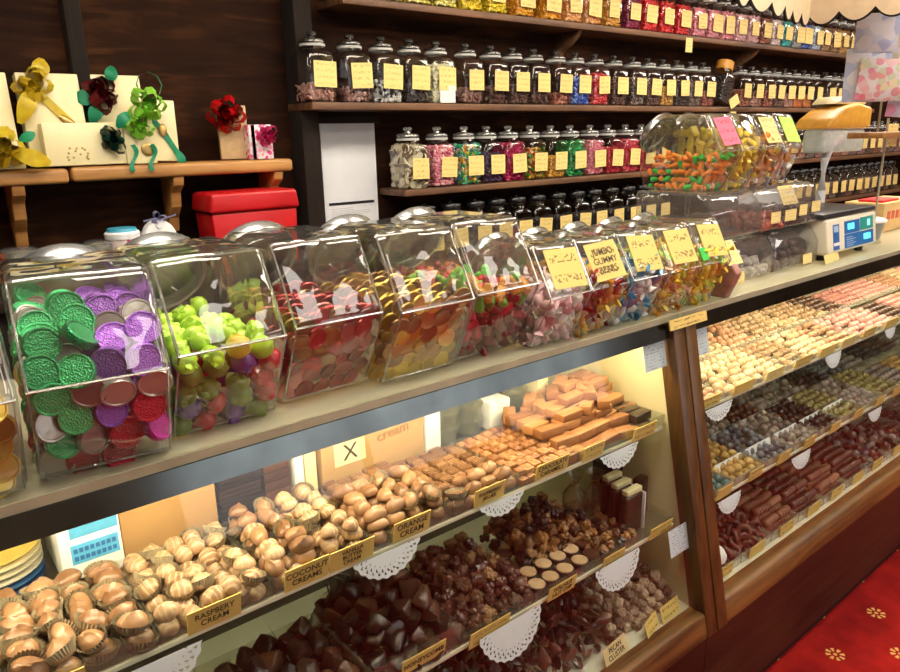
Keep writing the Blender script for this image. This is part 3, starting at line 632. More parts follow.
# ------------------------------------------------------------------ the two display cases
ZC = 1.168
def gy(z): return .976 - .15 * (ZC - z) / .748          # y of the sloping front at height z
def slope(b, x0, x1, z0, z1, o0, o1, bev=0):
    b.prism([(gy(z0) + o0, z0), (gy(z0) + o1, z0), (gy(z1) + o1, z1), (gy(z1) + o0, z1)], x0, x1, bev=bev); return b
def case(x0, x1, label, posts, panels):
    t = empty('display_case', (0, 0, 0), label, 'display case', 'counter display cases')
    def p(name, b, m, **k): return b.build(name, m, t, **k)
    p('counter_top', B().box(x0, x1, .978, 1.55, ZC - .008, ZC, .001), m_top)
    p('top_edge', B().box(x0, x1, .972, .9775, ZC - .012, ZC + .002), m_steel)
    p('header', slope(B(), x0, x1, ZC - .05, ZC - .0125, -.004, .006), m_header)
    p('front_glass', slope(B(), x0, x1, .425, ZC - .05, -.003, .002), m_glass)
    p('bottom_rail', slope(B(), x0, x1, .36, .425, -.016, .03, .006), m_case)
    p('base_panel', B().box(x0, x1, .826, .845, .035, .36), m_base)
    p('toe_recess', B().box(x0, x1, .836, .85, 0, .035), m_black)
    p('case_floor', B().box(x0, x1, .85, 1.55, .40, .42), m_floorc)
    for z, y in ((.895, .962), (.645, .915)): p('shelf_edge', B().box(x0 + .06, x1 - .06, y - .006, y - .0005, z - .0085, z + .0005, .001), m_lampw)
    for z, y in ((.895, .962), (.645, .915)): p('glass_shelf', B().box(x0, x1, y, 1.50 if z > .8 else 1.32, z - .008, z, .001), m_sheet)
    p('back_panel', B().box(x0, x1, 1.55, 1.57, .0, ZC - .008), plain('dark_case_back', (.05, .03, .015), .5) if 'dark_case_back' not in MATS else MATS['dark_case_back'])
    p('carcass', B().box(x0, x1, .86, 1.55, 0, .40), m_base)
    for a, c in posts:
        b = slope(B(), a, c, .36, ZC - .014, -.018, .03, .004); p('post', b, m_casep)
    for x in panels:
        p('end_panel', B().prism([(gy(.42) + .034, .42), (1.5, .42), (1.5, 1.155), (gy(1.155) + .034, 1.155)], x - .008, x + .008), m_cream)
    return t
caseL = case(-1.2, 1.499, 'left display case of glass and dark oak with cream end panel', [(1.452, 1.498)], [1.47, -1.19])
caseR = case(1.501, 4.6, 'right display case running away towards the scale', [(1.502, 1.548)], [1.522, 4.59])
m_tube2 = emissive('case_tube', (1, .82, .55), 14)
for x0, x1, l in ((-.9, 1.44, 'strip lamp under the front of the left counter top'), (1.56, 4.4, 'strip lamp under the front of the right counter top')):
    t = empty('strip_lamp', (x0, 0, 0), l, 'lamp', 'case strip lamps')
    B().prism([(.989, 1.1585), (1.06, 1.1585), (1.06, 1.154), (.993, 1.154), (.993, 1.128), (.989, 1.128)], 0, x1 - x0).build('reflector', m_lampw, t)
    B().cyl((.02, 1.012, 1.138), (x1 - x0 - .02, 1.012, 1.138), .008).build('tube', m_tube2, t)
    ld = bpy.data.lights.new('case_light', 'AREA'); ld.shape = 'RECTANGLE'; ld.size = x1 - x0 - .04; ld.size_y = .03; ld.color = (1, .82, .55); ld.energy = CASE_W[0] if x0 < 0 else CASE_W[1]
    lo = link('case_light', ld, None, ((x0 + x1) / 2, 1.016, 1.124), (math.radians(18), 0, 0))
t = tag(slope(B(), 1.432, 1.588, ZC - .026, ZC - .002, -.024, -.021).build('counter_sign', m_cardl, smooth=0), 'narrow yellow handwritten strip fixed across the top of the oak post', 'sign')

# ------------------------------------------------------------------ big tilting jars on the counter
def jar_shapes(w, s, key):
    P = [(0, 0), (-.07 * s, .145 * s), (0, .275 * s), (.19 * s, .275 * s), (.285 * s, .07 * s), (.255 * s, 0)]
    body = B().prism(P, 0, w, bev=.014 * s, seg=3).mesh(key + '_body', m_jar, 30)
    d = Vector((0, .20, .13)).normalized()
    c = Vector((w / 2, .232 * s, .196 * s))
    M = Matrix.Translation(c) @ d.to_track_quat('Z', 'Y').to_matrix().to_4x4()
    neck = B().lathe([(.071 * s, -.002), (.071 * s, .03 * s)], 32, (False, False), M).mesh('neck', m_jar)
    lid = B().lathe([(.075 * s, .014 * s), (.083 * s, .015 * s), (.084 * s, .036 * s), (.080 * s, .042 * s), (.05 * s, .049 * s), (0, .052 * s)], 36, (False, False), M).mesh('lid', m_silver)
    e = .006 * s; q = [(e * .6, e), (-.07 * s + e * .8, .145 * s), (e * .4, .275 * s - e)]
    b = B()  # edge tubes made bright to stand in for reflections on bevels and crease
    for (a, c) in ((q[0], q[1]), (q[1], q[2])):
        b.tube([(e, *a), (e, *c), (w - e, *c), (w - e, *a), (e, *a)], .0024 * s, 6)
    edge = b.mesh('moulded_edge_glint', m_edgeglint)
    return body, neck, lid, edge
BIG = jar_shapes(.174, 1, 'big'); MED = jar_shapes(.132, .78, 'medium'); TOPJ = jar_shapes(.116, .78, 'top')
def facet_rot(): return math.atan2(.07, .13)            # upper facet leans back from vertical
def cjar(shape, x, y, z, s, w, label, rz=0, card=None, cmat=None, group='tilted clear jars on the counter', csize=(.098, .085)):
    t = empty('sweet_jar', (x, y, z), label, 'jar', group, rz)
    for n, me in zip(('body', 'neck', 'lid', 'moulded_edge_glint'), shape): link(n, me, t)
    if card is not None:
        zz = .212 * s; yy = -.07 * s + .07 * s * (zz - .145 * s) / (.13 * s)
        b = B().box(-csize[0] / 2, csize[0] / 2, -.0022, -.001, -csize[1] / 2, csize[1] / 2)
        lb = b.build('label', cmat or m_cardl, t, (w / 2 + .004, yy - .001, zz), (-facet_rot(), rnd(-.06, .06), 0), 0)
        if card:
            txt(card, csize[1] * .25, m_ink, lb, (0, -.0024, 0), (PI / 2, 0, 0))
    return t
JX = {0: -.074, 1: .112, 2: .294, 3: .486, 4: .665, 5: .848}
JY = {0: 1.0, 1: 1.018, 2: 1.040, 3: 1.062, 4: 1.030, 5: 1.045}
JL = {0: 'big clear jar of gold pieces cut off by the left edge', 1: 'big clear tilted jar of green, purple and red foil discs', 2: 'big clear jar of lime, red and purple lollies beside the foil discs',
      3: 'big clear jar of dark red foil coins', 4: 'big clear jar of gold coins', 5: 'big clear jar of red and green jellies next to the gold coins'}
for k in range(6): cjar(BIG, JX[k], JY[k], ZC + .0005, 1, .174, JL[k], rz=-.12 if k == 1 else 0)

def foil(name, col, rough=.28, metal=.75, glitter=0):
    m, nt, b = nmat(name); L = nt.links.new
    tc = N(nt, 'ShaderNodeTexCoord'); oi = N(nt, 'ShaderNodeObjectInfo')
    nz = N(nt, 'ShaderNodeTexNoise' if not glitter else 'ShaderNodeTexVoronoi'); nz.inputs['Scale'].default_value = glitter or 90
    L(tc.outputs['Object'], nz.inputs['Vector'])
    bp = N(nt, 'ShaderNodeBump'); bp.inputs['Strength'].default_value = .6 if glitter else .3; bp.inputs['Distance'].default_value = .003
    L(nz.outputs['Distance' if glitter else 'Fac'], bp.inputs['Height']); L(bp.outputs['Normal'], b.inputs['Normal'])
    rp = ramp(nt, [(0, tuple(c * .55 for c in col)), (1, tuple(min(1, c * 1.3) for c in col))]); L(oi.outputs['Random'], rp.inputs['Fac'])
    L(rp.outputs['Color'], b.inputs['Base Color']); b.inputs['Metallic'].default_value = metal; b.inputs['Roughness'].default_value = rough
    return m
f_green = foil('green_foil', (.08, .62, .22), .3, .6, 420); f_purple = foil('purple_foil', (.42, .16, .70), .3, .6, 420); f_redf = foil('red_foil', (.62, .03, .06), .3, .6, 420); f_sil = foil('silver_foil', (.62, .58, .52), .3, .6); f_mag = foil('magenta_foil', (.55, .06, .35), .3, .6, 420)
f_gold = foil('gold_foil', (.85, .55, .10), .3, .7); f_bronze = foil('bronze_foil', (.50, .26, .10), .3, .6); f_dred = foil('dark_red_foil', (.50, .06, .06), .3, .6); f_pinkf = foil('rose_foil', (.62, .22, .20), .3, .6)
g_lime = plain('lime_sweet', (.50, .80, .05), .3, coat=.4); g_red = plain('red_sweet', (.60, .01, .03), .25, coat=.5); g_purp = plain('purple_sweet', (.18, .05, .28), .3, coat=.4); g_olive = plain('olive_sweet', (.22, .28, .03), .35); g_yel = plain('yellow_sweet', (.85, .62, .05), .3)
g_dred = plain('dark_red_jelly', (.22, .008, .012), .25, coat=.5); g_grn = plain('green_jelly', (.10, .45, .03), .3, coat=.4); g_orange = plain('orange_sweet', (.92, .27, .03), .35); g_leaf = plain('leaf_green_sweet', (.03, .55, .06), .35)
g_pink = plain('pale_pink_sweet', (.80, .50, .52), .4); g_wht = plain('white_sweet', (.82, .80, .75), .4); g_blue = plain('blue_sweet', (.02, .22, .42), .3, coat=.3); g_peach = plain('peach_sweet', (.85, .48, .25), .4); g_amber = plain('amber_sweet', (.62, .28, .03), .25, coat=.4); g_clear = plain('cellophane', (.55, .62, .62), .15, coat=.5)
def mset(b, mats, sm=40):
    me = b.mesh('sweet', None, sm); out = []
    for m in mats:
        c = me.copy(); c.materials.append(m); out.append(c)
    return out
def disc_b(r, h, ridged=True):
    n = 36; b = B()
    rings = [(r * .72, -h / 2), (r * .97, -h / 2), (r, -h * .38), (r, h * .38), (r * .97, h / 2), (r * .90, h * .5), (r * .84, h * .36), (r * .3, h * .40)]
    rr = [[((q * (1 + (.012 * (i % 2) if ridged and .9 * r < q else 0))) * math.cos(2 * PI * i / n), (q * (1 + (.012 * (i % 2) if ridged and .9 * r < q else 0))) * math.sin(2 * PI * i / n), z) for i in range(n)] for q, z in rings]
    return b.loft(rr)
def lolly_b():
    b = B().ball((0, 0, 0), (.019, .019, .015), 2)
    for k in range(6):
        a = k * PI / 3; b.ball((.012 * math.cos(a), .012 * math.sin(a), .006), (.008, .008, .007), 1)
    return b
def wrap_b(L=.028, r=.011):
    b = B().ball((0, 0, 0), (L * .6, r, r), 2)
    for s in (-1, 1):
        b.loft([[(s * x, q * math.cos(2 * PI * i / 10) * (1 + .25 * (i % 2)), q * .45 * math.sin(2 * PI * i / 10)) for i in range(10)] for x, q in ((L * .52, .004), (L * .62, .003), (L * .95, .010))], (True, True))
    return b
def jelly_b():
    b = B().box(-.015, .015, -.010, .010, -.008, .008, .005, 3); b.ball((.016, 0, 0), (.010, .009, .008), 2); return b
def corn_b(): return B().lathe([(.0, -.013), (.006, -.012), (.008, -.006), (.006, .006), (.002, .013), (0, .0135)], 10, (False, False))
def block_b(): return B().box(-.017, .017, -.010, .010, -.007, .007, .003)
def fill(x, y0, z0, w, s, top, step, meshes, name, label, cat, group, rz=0, choose=None, flat=None, depth=1.35, left=True, ymax=.24):
    """sweets against the clear front and sides of a tilted jar, and over the top of the heap"""
    n = 0; sx, sy, sz = step; m0 = .020 * s
    nx = max(2, int((w - 2 * m0) / sx) + 1); z = m0 * .75; kz = 0
    while z < top * s:
        yf = -.07 * s * z / (.145 * s) if z < .145 * s else -.07 * s + .07 * s * (z - .145 * s) / (.13 * s)
        j = 0
        while yf + m0 * .9 + j * sy < ymax * s:
            y = yf + m0 * .9 + j * sy
            is_top = z + sz >= top * s
            for i in range(nx):
                if not (j < depth or is_top or (left and i == 0)): continue
                px = m0 + (w - 2 * m0) * (i + (.5 if kz % 2 else 0) * .6) / (nx - 1 + .35)
                p = Vector((px + rnd(-.12, .12) * sx, y + rnd(-.05, .12) * sy, z + rnd(-.12, .12) * sz + (rnd(-.3, .5) * sz if is_top else 0)))
                p.x = min(w - m0 * .9, max(m0 * .9, p.x))
                q = Matrix.Rotation(rz, 3, 'Z') @ p
                me = choose(p.x / w, p.z / (top * s)) if choose else R.choice(meshes)
                if flat == 'front': rot = (PI / 2 + rnd(-.5, .5) + (0 if not is_top else rnd(-1.2, -.2)), rnd(-.5, .5), rnd(-.5, .5))
                elif flat == 'lean': rot = (PI / 2 + .45 + rnd(-.25, .25), rnd(-.25, .25), rnd(-.3, .3))
                else: rot = (rnd(0, 6), rnd(0, 6), rnd(0, 6))
                o = link(name, me, None, (x + q.x, y0 + q.y, z0 + q.z), rot)
                tag(o, label if isinstance(label, str) else label(me), cat, group); n += 1
            j += 1
        z += sz; kz += 1
    return n
ZJ = ZC + .0005
dg, dp, dr, ds, dm = mset(disc_b(.0225, .012), [f_green, f_purple, f_redf, f_sil, f_mag])
def ch1(u, v):
    if v < .42: return R.choice([dr, dr, ds, dm, dg, ds])
    if u < .48: return R.choice([dg, dg, dg, ds])
    return R.choice([dp, dp, dm, ds, dp])
nm1 = {dg.name: 'green', dp.name: 'purple', dr.name: 'red', ds.name: 'silver', dm.name: 'magenta'}
fill(JX[1], JY[1], ZJ, .174, 1, .205, (.042, .036, .036), None, 'foil_disc', lambda m: f'{nm1[m.name]} foil chocolate disc in the big jar of mixed foil discs', 'chocolate', 'foil discs in the big jar', rz=-.12, choose=ch1, flat='front', depth=2)
gold0, = mset(disc_b(.020, .008), [f_gold])
fill(JX[0], JY[0], ZJ, .174, 1, .155, (.036, .03, .030), [gold0], 'gold_coin', 'gold foil coin in the jar cut off by the left edge', 'chocolate', 'gold coins in the leftmost jar', flat='front', depth=1, left=False)
ll = mset(lolly_b(), [g_lime, g_red, g_purp, g_olive, g_yel])
nm2 = dict(zip([m.name for m in ll], ['lime green', 'red', 'purple', 'olive green', 'yellow']))
fill(JX[2], JY[2], ZJ, .174, 1, .150, (.036, .036, .030), None, 'lolly', lambda m: f'{nm2[m.name]} lolly in the big jar beside the foil discs', 'sweet', 'lollies in the second big jar', choose=lambda u, v: R.choice([ll[0], ll[0], ll[0], ll[4]]) if v > .8 else R.choice([ll[1], ll[2], ll[3], ll[2], ll[3], ll[1]]), depth=2)
cm = mset(disc_b(.0185, .005), [f_dred, f_bronze, f_pinkf, f_gold])
fill(JX[3], JY[3], ZJ, .174, 1, .150, (.031, .028, .025), None, 'foil_coin', 'dark red foil coin in the third big jar', 'chocolate', 'dark red coins in the third big jar', choose=lambda u, v: R.choice([cm[0], cm[0], cm[0], cm[2], cm[1]]), flat='lean', depth=1)
fill(JX[4], JY[4], ZJ, .174, 1, .158, (.031, .028, .025), None, 'gold_coin', 'gold foil coin in the fourth big jar', 'chocolate', 'gold coins in the fourth big jar', choose=lambda u, v: R.choice([cm[3], cm[3], cm[1]]) if v < .25 or v > .85 else R.choice([cm[1], cm[1], cm[3]]), flat='lean', depth=1)
jl = mset(jelly_b(), [g_dred, g_red, g_grn, g_amber])
fill(JX[5], JY[5], ZJ, .174, 1, .150, (.033, .028, .021), None, 'jelly_sweet', 'red or green jelly in the fifth big jar', 'sweet', 'jellies in the fifth big jar', choose=lambda u, v: R.choice([jl[2], jl[1], jl[0], jl[3]]) if v > .75 else R.choice([jl[0], jl[0], jl[1]]), depth=2)

wr = mset(wrap_b(), [g_pink, g_wht, g_amber, g_dred, g_blue, g_clear, g_peach, g_yel, g_lime, g_red])
MJ = [(1.024, 'medium clear jar of pale pink wrapped sweets, first labelled jar', 'DUTCH\nMINTS', [0, 0, 1, 0, 1], 'pale pink and white'),
      (1.150, 'medium clear jar of amber and dark red sweets, card reading JUMBO GUMMY BEARS', 'JUMBO\nGUMMY\nBEARS', [2, 3, 3, 2, 7], 'amber and red'),
      (1.290, 'medium clear jar of blue wrapped sweets with a yellow card', 'GUMMY\nSHARK', [4, 5, 4, 1, 5], 'blue and clear'),
      (1.430, 'medium clear jar of amber and olive sweets with a green sticker behind its card', '', [2, 6, 7, 2, 8], 'amber and olive'),
      (1.568, 'medium clear jar of yellow sweets, rightmost of the labelled jars', '', [7, 8, 7, 2, 7], 'yellow')]
MJ[0] = (*MJ[0][:2], '', *MJ[0][3:]); MJ[2] = (*MJ[2][:2], '', *MJ[2][3:])
for i, (x, l, cd, ch, wd) in enumerate(MJ):
    cjar(MED, x, 1.008, ZJ, .78, .132, l, card=cd)
    fill(x, 1.008, ZJ, .132, .78, [.155, .165, .185, .16, .17][i], (.032, .028, .0225), [wr[c] for c in ch], 'wrapped_sweet', f'{wd} wrapped sweet in the {nth(i + 1)} labelled jar on the counter', 'sweet', f'wrapped sweets in the {nth(i + 1)} labelled jar', depth=1, left=(i == 0))
b = B().box(-.014, .014, -.0028, -.0018, -.016, .016); tag(b.build('sticker', g_leaf, None, (1.575, .963, ZC + .14), (-.49, 0, 0), 0), 'small green sticker between the last two labelled jars', 'sticker')
t = empty('sweet_bag', (1.735, .985, ZC + .001), 'pinkish bag of sweets lying right of the labelled jars', 'bag')
B().prism([(.0, 0), (-.03, .07), (-.01, .095), (.03, .09), (.06, .02), (.055, 0)], -.008, .02, bev=.005, seg=3).build('bag', plain('pink_bag', (.42, .20, .15), .3, var=.3, scale=40), t)
B().box(-.02, .05, -.001, 0, 0, .07).build('label', m_label2, t, (.0, -.012, .09), (-.6, 0, 0), 0)

# ------------------------------------------------------------------ clear bins with four more jars on top
def bin_(x0, x1, z0, z1, y, d, label):
    t = empty('clear_bin', (x0, y, z0), label, 'bin', 'clear bins beside the scale')
    w, h = x1 - x0, z1 - z0
    P = [(0, 0), (0, h * .55), (.03, h - .012), (.05, h), (d, h), (d, 0)]
    B().prism(P, 0, w, bev=.010, seg=3).build('body', m_bin, t)
    return t
BZ1 = ZC + .0005
bin_(1.83, 2.14, BZ1, BZ1 + .132, 1.07, .26, 'lower left clear bin of pale lumps under the orange sweets jar')
bin_(2.145, 2.44, BZ1, BZ1 + .132, 1.07, .26, 'lower right clear bin of dark chocolate pieces beside the scale')
bin_(1.80, 2.07, BZ1 + .1325, BZ1 + .262, 1.08, .26, 'upper left clear bin, nearly empty, under the orange sweets jar')
bin_(2.075, 2.45, BZ1 + .1325, BZ1 + .262, 1.08, .26, 'upper right clear bin of dark and red pieces beside the scale')
m_dk = choc('dark_piece', (.035, .012, .010), (.12, .05, .04), .4); m_rk = choc('red_brown_piece', (.28, .05, .03), (.45, .10, .06), .4); m_grey = choc('pale_lump', (.35, .30, .27), (.62, .56, .5), .6)
def lump_b(r, n, seed, flat=1):
    q = random.Random(seed); b = B().ball((0, 0, 0), (r * .8, r * .8, r * .8 * flat), 2)
    for k in range(n):
        d = Vector((q.gauss(0, 1), q.gauss(0, 1), q.gauss(0, 1) * flat)).normalized() * r * .62
        b.ball(d, (r * q.uniform(.3, .5),) * 3, 1)
    return b
LUMP = lump_b(.020, 12, 4).mesh('lump', None); LUMP.materials.append(m_dk)
lump2 = LUMP.copy(); lump2.materials[0] = m_rk; lump3 = LUMP.copy(); lump3.materials[0] = m_grey
def pile(x0, x1, y0, y1, z, rows, sp, me, name, label, cat, group, sc=1, keep=.55):
    """heap narrowing upward"""
    for k in range(rows):
        ins = k * sp * keep
        a, c, d, e = x0 + ins, x1 - ins, y0 + ins, y1 - ins * .4
        if a > c or d > e: break
        nx = max(1, int((c - a) / sp) + 1); ny = max(1, int((e - d) / sp) + 1)
        for i in range(nx):
            for j in range(ny):
                m = me if not isinstance(me, (list, tuple)) else R.choice(me)
                px = a + (c - a) * (i / (nx - 1) if nx > 1 else .5) + rnd(-.2, .2) * sp; py = d + (e - d) * (j / (ny - 1) if ny > 1 else .5) + rnd(-.2, .2) * sp
                o = link(name, m, None, (px, py, z + sp * .42 + k * sp * .62 + rnd(-.06, .06) * sp), (rnd(0, 6), rnd(0, 6), rnd(0, 6)), sc * rnd(.88, 1.12))
                tag(o, label, cat, group)
pile(2.17, 2.42, 1.10, 1.28, BZ1 + .002, 3, .036, LUMP, 'chocolate_lump', 'dark chocolate lump in the lower right clear bin', 'chocolate', 'dark lumps in the lower right bin')
pile(1.86, 2.12, 1.09, 1.20, BZ1 + .002, 2, .036, lump3, 'sugared_lump', 'pale sugared lump in the lower left clear bin', 'sweet', 'pale lumps in the lower left bin')
pile(2.20, 2.43, 1.10, 1.28, BZ1 + .1345, 2, .036, LUMP, 'chocolate_lump', 'dark purple brown lump in the upper right clear bin', 'chocolate', 'dark lumps in the upper right bin')
pile(2.10, 2.19, 1.10, 1.26, BZ1 + .1345, 2, .034, lump2, 'chocolate_lump', 'reddish lump at the left of the upper right clear bin', 'chocolate', 'reddish lumps in the upper right bin')
for i, (x, z, w) in enumerate(((2.115, .02, .055), (2.20, .02, .07), (2.29, .03, .05), (2.37, .035, .06))):
    tag(B().box(0, w, -.0012, 0, 0, .034).build('price_card', m_label2, None, (x, 1.077, BZ1 + .1345 + z), (0, 0, 0), 0), f'small yellow card on the upper right clear bin, {nth(i + 1)} from the left', 'card')
tag(B().box(0, .095, -.0012, 0, 0, .062).build('price_card', m_label2, None, (2.21, 1.09, BZ1 + .1345 + .068), (-.45, 0, 0), 0), 'larger yellow card near the top of the upper right clear bin', 'card')
tag(B().box(0, .11, -.0012, 0, 0, .03).build('price_card', m_label2, None, (1.86, 1.066, BZ1 + .001), (-.1, 0, 0), 0), 'yellow card at the foot of the lower left clear bin', 'card')
tag(B().box(0, .06, -.0012, 0, 0, .032).build('price_card', m_label2, None, (2.33, 1.066, BZ1 + .005), (-.1, 0, 0), 0), 'yellow card at the foot of the lower right clear bin', 'card')
ck = mset(corn_b(), [g_orange, g_leaf]); bl = mset(block_b(), [g_yel, g_orange, g_red, g_peach, g_wht, g_amber])
TZ = BZ1 + .2625
TJ = [(1.862, 'clear jar of orange and green sweets on top of the bins, pink card', 'pink', lambda: fill(1.862, 1.16, TZ, .116, .78, .135, (.022, .022, .020), [ck[0], ck[0], ck[1]], 'small_sweet', 'orange or green sweet in the jar with the pink card', 'sweet', 'orange and green sweets', depth=1)),
      (1.982, 'clear jar of yellow sweets on top of the bins, second from left', None, lambda: fill(1.982, 1.16, TZ, .116, .78, .225, (.034, .034, .024), [bl[0]], 'yellow_sweet', 'yellow sweet in the jar second from left on the bins', 'sweet', 'yellow sweets on top of the bins', depth=1)),
      (2.102, 'clear jar of peach and orange sweets on top of the bins, yellow card', 'yellow', lambda: fill(2.102, 1.16, TZ, .116, .78, .19, (.032, .032, .024), [bl[1], bl[5], bl[3], bl[0]], 'orange_sweet', 'peach or orange sweet in the jar third from left on the bins', 'sweet', 'peach and orange sweets', depth=1)),
      (2.222, 'clear jar on top of the bins with a lime card, rightmost', 'lime', lambda: fill(2.222, 1.16, TZ, .116, .78, .15, (.032, .032, .024), [bl[4], bl[5], bl[3]], 'pale_sweet', 'white or tan sweet in the jar with the lime card', 'sweet', 'pale sweets in the rightmost jar on the bins', depth=1))]
for x, l, cd, fn in TJ:
    cjar(TOPJ, x, 1.16, TZ, .78, .116, l, card=None if not cd else '', cmat={'pink': m_pinkl, 'yellow': m_label2, 'lime': m_greenl, None: None}[cd], csize=(.085, .085)); fn()
# white board behind the bins
tag(B().prism([(0, 0), (.40, .02), (.42, .10), (.40, .115), (0, .10)], 0, .006, 'Y').build('white_board', m_white, None, (2.47, 1.38, ZC + .10), smooth=0), 'white card tray edge sticking out behind the clear bins', 'card')

# ------------------------------------------------------------------ scale
t = empty('shop_scale', (2.44, 1.05, ZC), 'cream electronic shop scale with blue displays and dark top plate', 'scale')
m_scale = plain('scale_cream', (.82, .76, .58), .4, var=.04)
B().prism([(0, .022), (-.012, .03), (.004, .138), (.30, .138), (.30, .022)], 0, .385, bev=.006, seg=3).build('body', m_scale, t)
B().box(-.01, .395, .01, .30, .139, .158, .006).build('platter', plain('scale_platter', (.03, .03, .035), .3), t)['label'] = 'dark weighing plate'
for x in (.04, .34):
    for y in (.03, .26): B().cyl((x, y, 0), (x, y, .024), .014).build('foot', m_black, t)
def face(b, x0, x1, z0, z1, o):
    f = lambda z: -.012 + .016 * (z - .03) / .108
    return b.prism([(f(z0) - o, z0), (f(z0) - o + .003, z0), (f(z1) - o + .003, z1), (f(z1) - o, z1)], x0, x1)
m_disp = emissive('display_blue', (.01, .09, .25), .5); m_cy = emissive('display_digits', (.10, .75, .85), 1.3); m_gd = emissive('display_green', (.01, .20, .16), .5)
d = face(B(), .125, .245, .082, .124, .001).build('display', m_disp, t); face(B(), .15, .20, .095, .115, .0015).build('digits', m_cy, d)
d = face(B(), .250, .355, .084, .127, .001).build('display', m_gd, t); face(B(), .305, .33, .095, .118, .0015).build('digits', emissive('display_pale', (.25, .6, .55), .8), d)
d = face(B(), .125, .355, .034, .080, .001).build('display', m_disp, t); face(B(), .275, .33, .05, .07, .0015).build('digits', m_cy, d)
b = B()
for k in range(5): face(b, .14, .14 + .05 + .02 * (k % 2), .04 + k * .007, .042 + k * .007, .0015)
b.build('fine_print', plain('print_pale', (.5, .6, .75), .5), d)
d = face(B(), .04, .085, .036, .12, .001).build('rate_plate', plain('plate_blue', (.03, .14, .42), .4), t); face(B(), .042, .083, .05, .06, .0015).build('white_band', m_white, d); face(B(), .045, .078, .095, .115, .0015).build('pale_panel', plain('plate_pale', (.4, .55, .75), .5), d)
tag(B().box(0, .13, -.001, 0, 0, .03).build('price_card', m_label2, None, (2.40, 1.025, ZC + .001), (-.3, 0, .1), 0), 'cream card slipped under the left foot of the scale', 'card')
t = empty('scale_head', (2.86, 1.27, ZC - .0), 'white pole mounted box with an orange domed top behind the scale', 'pole display')
B().cyl((0, 0, 0), (0, 0, .006), .05, n=24).build('base', m_silver, t)
B().tube([(0, 0, .004), (.0, 0, .2), (.0, 0, .32), (.010, -.008, .36), (.03, -.022, .385), (.05, -.035, .39)], .017, 14).build('pole', m_white, t)
b = B().box(-.07, .28, -.02, .06,   .340, .425, .01, 3); b.build('head', plain('pale_grey_green', (.62, .68, .62), .4), t)
b = B().prism([(-.08, .426), (.30, .426), (.30, .505), (.18, .52), (.06, .505), (-.04, .465)], -.03, .10, 'Y', .012, 3); b.build('cover', plain('orange_cover', (.85, .45, .06), .35), t)['label'] = 'orange domed cover'
b = B().prism([(.05, .517), (.30, .515), (.32, .545), (.10, .545)], 0, .10, 'Y', .006); b.build('cream_flap', m_gift, t)
t = empty('card_stand', (3.00, 1.12, ZC), 'thin metal rod holding a yellow card right of the scale', 'stand')
B().cyl((0, 0, 0), (0, 0, .01), .03).build('base', m_steel, t); B().cyl((0, 0, .01), (0, 0, .46), .004).build('rod', m_steel, t); B().box(.01, .10, -.002, 0, .36, .44).build('card', m_label2, t, smooth=0)
t = empty('serving_tub', (3.02, 1.16, ZC + .001), 'grey round tub with a pale rim behind the scale', 'tub')
B().lathe([(.055, 0), (.068, .075)], 28, (True, False)).build('tub', plain('grey_tub', (.25, .25, .22), .4), t); B().lathe([(.068, .075), (.074, .076), (.074, .084), (.06, .09), (0, .092)], 28).build('lid', m_white, t)
t = empty('carton', (3.30, 1.20, ZC + .001), 'kraft and red printed carton at the right end of the counter', 'carton')
B().box(0, .40, 0, .16, 0, .12, .003).build('box', plain('kraft_yellow', (.72, .48, .20), .6, var=.1), t)
b = B()
for k in range(7): b.box(.04 + k * .045, .07 + k * .045, -.001, 0, .05, .085)
b.build('printed_blocks', plain('red_print', (.65, .10, .05), .5), t); B().box(.03, .2, .02, .12, .1202, .13, .002).build('red_label', plain('red_tag', (.7, .03, .03), .5), t)

# ------------------------------------------------------------------ striped canopy over the counter, hanging bags
t = empty('canopy', (2.35, 1.14, 1.9), 'cream scalloped canopy edge with black piping hanging over the counter', 'canopy')
m_can = plain('canopy_cream', (.72, .62, .40), .6, var=.05); m_can2 = plain('canopy_beige', (.68, .54, .38), .6, var=.05)
pl = [(1.66, 1.03), (1.757, 1.04), (1.872, 1.07), (2.013, 1.085), (2.11, 1.097), (2.20, 1.12), (2.285, 1.135), (2.35, 1.14), (2.35, 1.05), (2.35, .95), (2.35, .85), (2.35, .74)]
for i, (p, q) in enumerate(zip(pl, pl[1:])):
    p = Vector((*p, 0)) - Vector((2.35, 1.14, 0)); q = Vector((*q, 0)) - Vector((2.35, 1.14, 0)); d = (q - p); nn = Vector((d.y, -d.x, 0)).normalized() * .004
    bot = [(u, .05 * (2 * u - 1) ** 2 - 0.0) for u in [k / 10 for k in range(11)]]
    tb = bmesh.new(); b = B()
    fr = [tb.verts.new(p + d * u + Vector((0, 0, z * .6)) + nn) for u, z in bot] + [tb.verts.new(q + Vector((0, 0, .34)) + nn), tb.verts.new(p + Vector((0, 0, .34)) + nn)]
    bk = [tb.verts.new(v.co - nn * 2) for v in fr]
    tb.faces.new(fr); tb.faces.new(bk[::-1])
    for k in range(len(fr)): tb.faces.new((fr[k], bk[k], bk[(k + 1) % len(fr)], fr[(k + 1) % len(fr)]))
    b._merge(tb); pn = b.build('scallop', m_can if i < 7 else m_can2, t, smooth=0)
    B().tube([p + d * u + Vector((0, 0, z * .6)) for u, z in bot], .0045, 6).build('piping', m_black, pn)
    B().tube([p + Vector((0, 0, .03)), p + Vector((0, 0, .34))], .003, 5).build('seam', m_black, pn)
top = [Vector((x, y, 0)) - Vector((2.35, 1.14, 0)) for x, y in pl] + [Vector((.75, -.4, 0)), Vector((.75, .4, 0)), Vector((-.69, .4, 0))]
B().prism([(v.x, v.y) for v in top], .33, .36, 'Z').build('roof', m_can, t)
for x, y in ((.2, .3), (-.55, .3)): B().cyl((x, y, .36), (x, y, .7), .006).build('hanger', m_black, t)
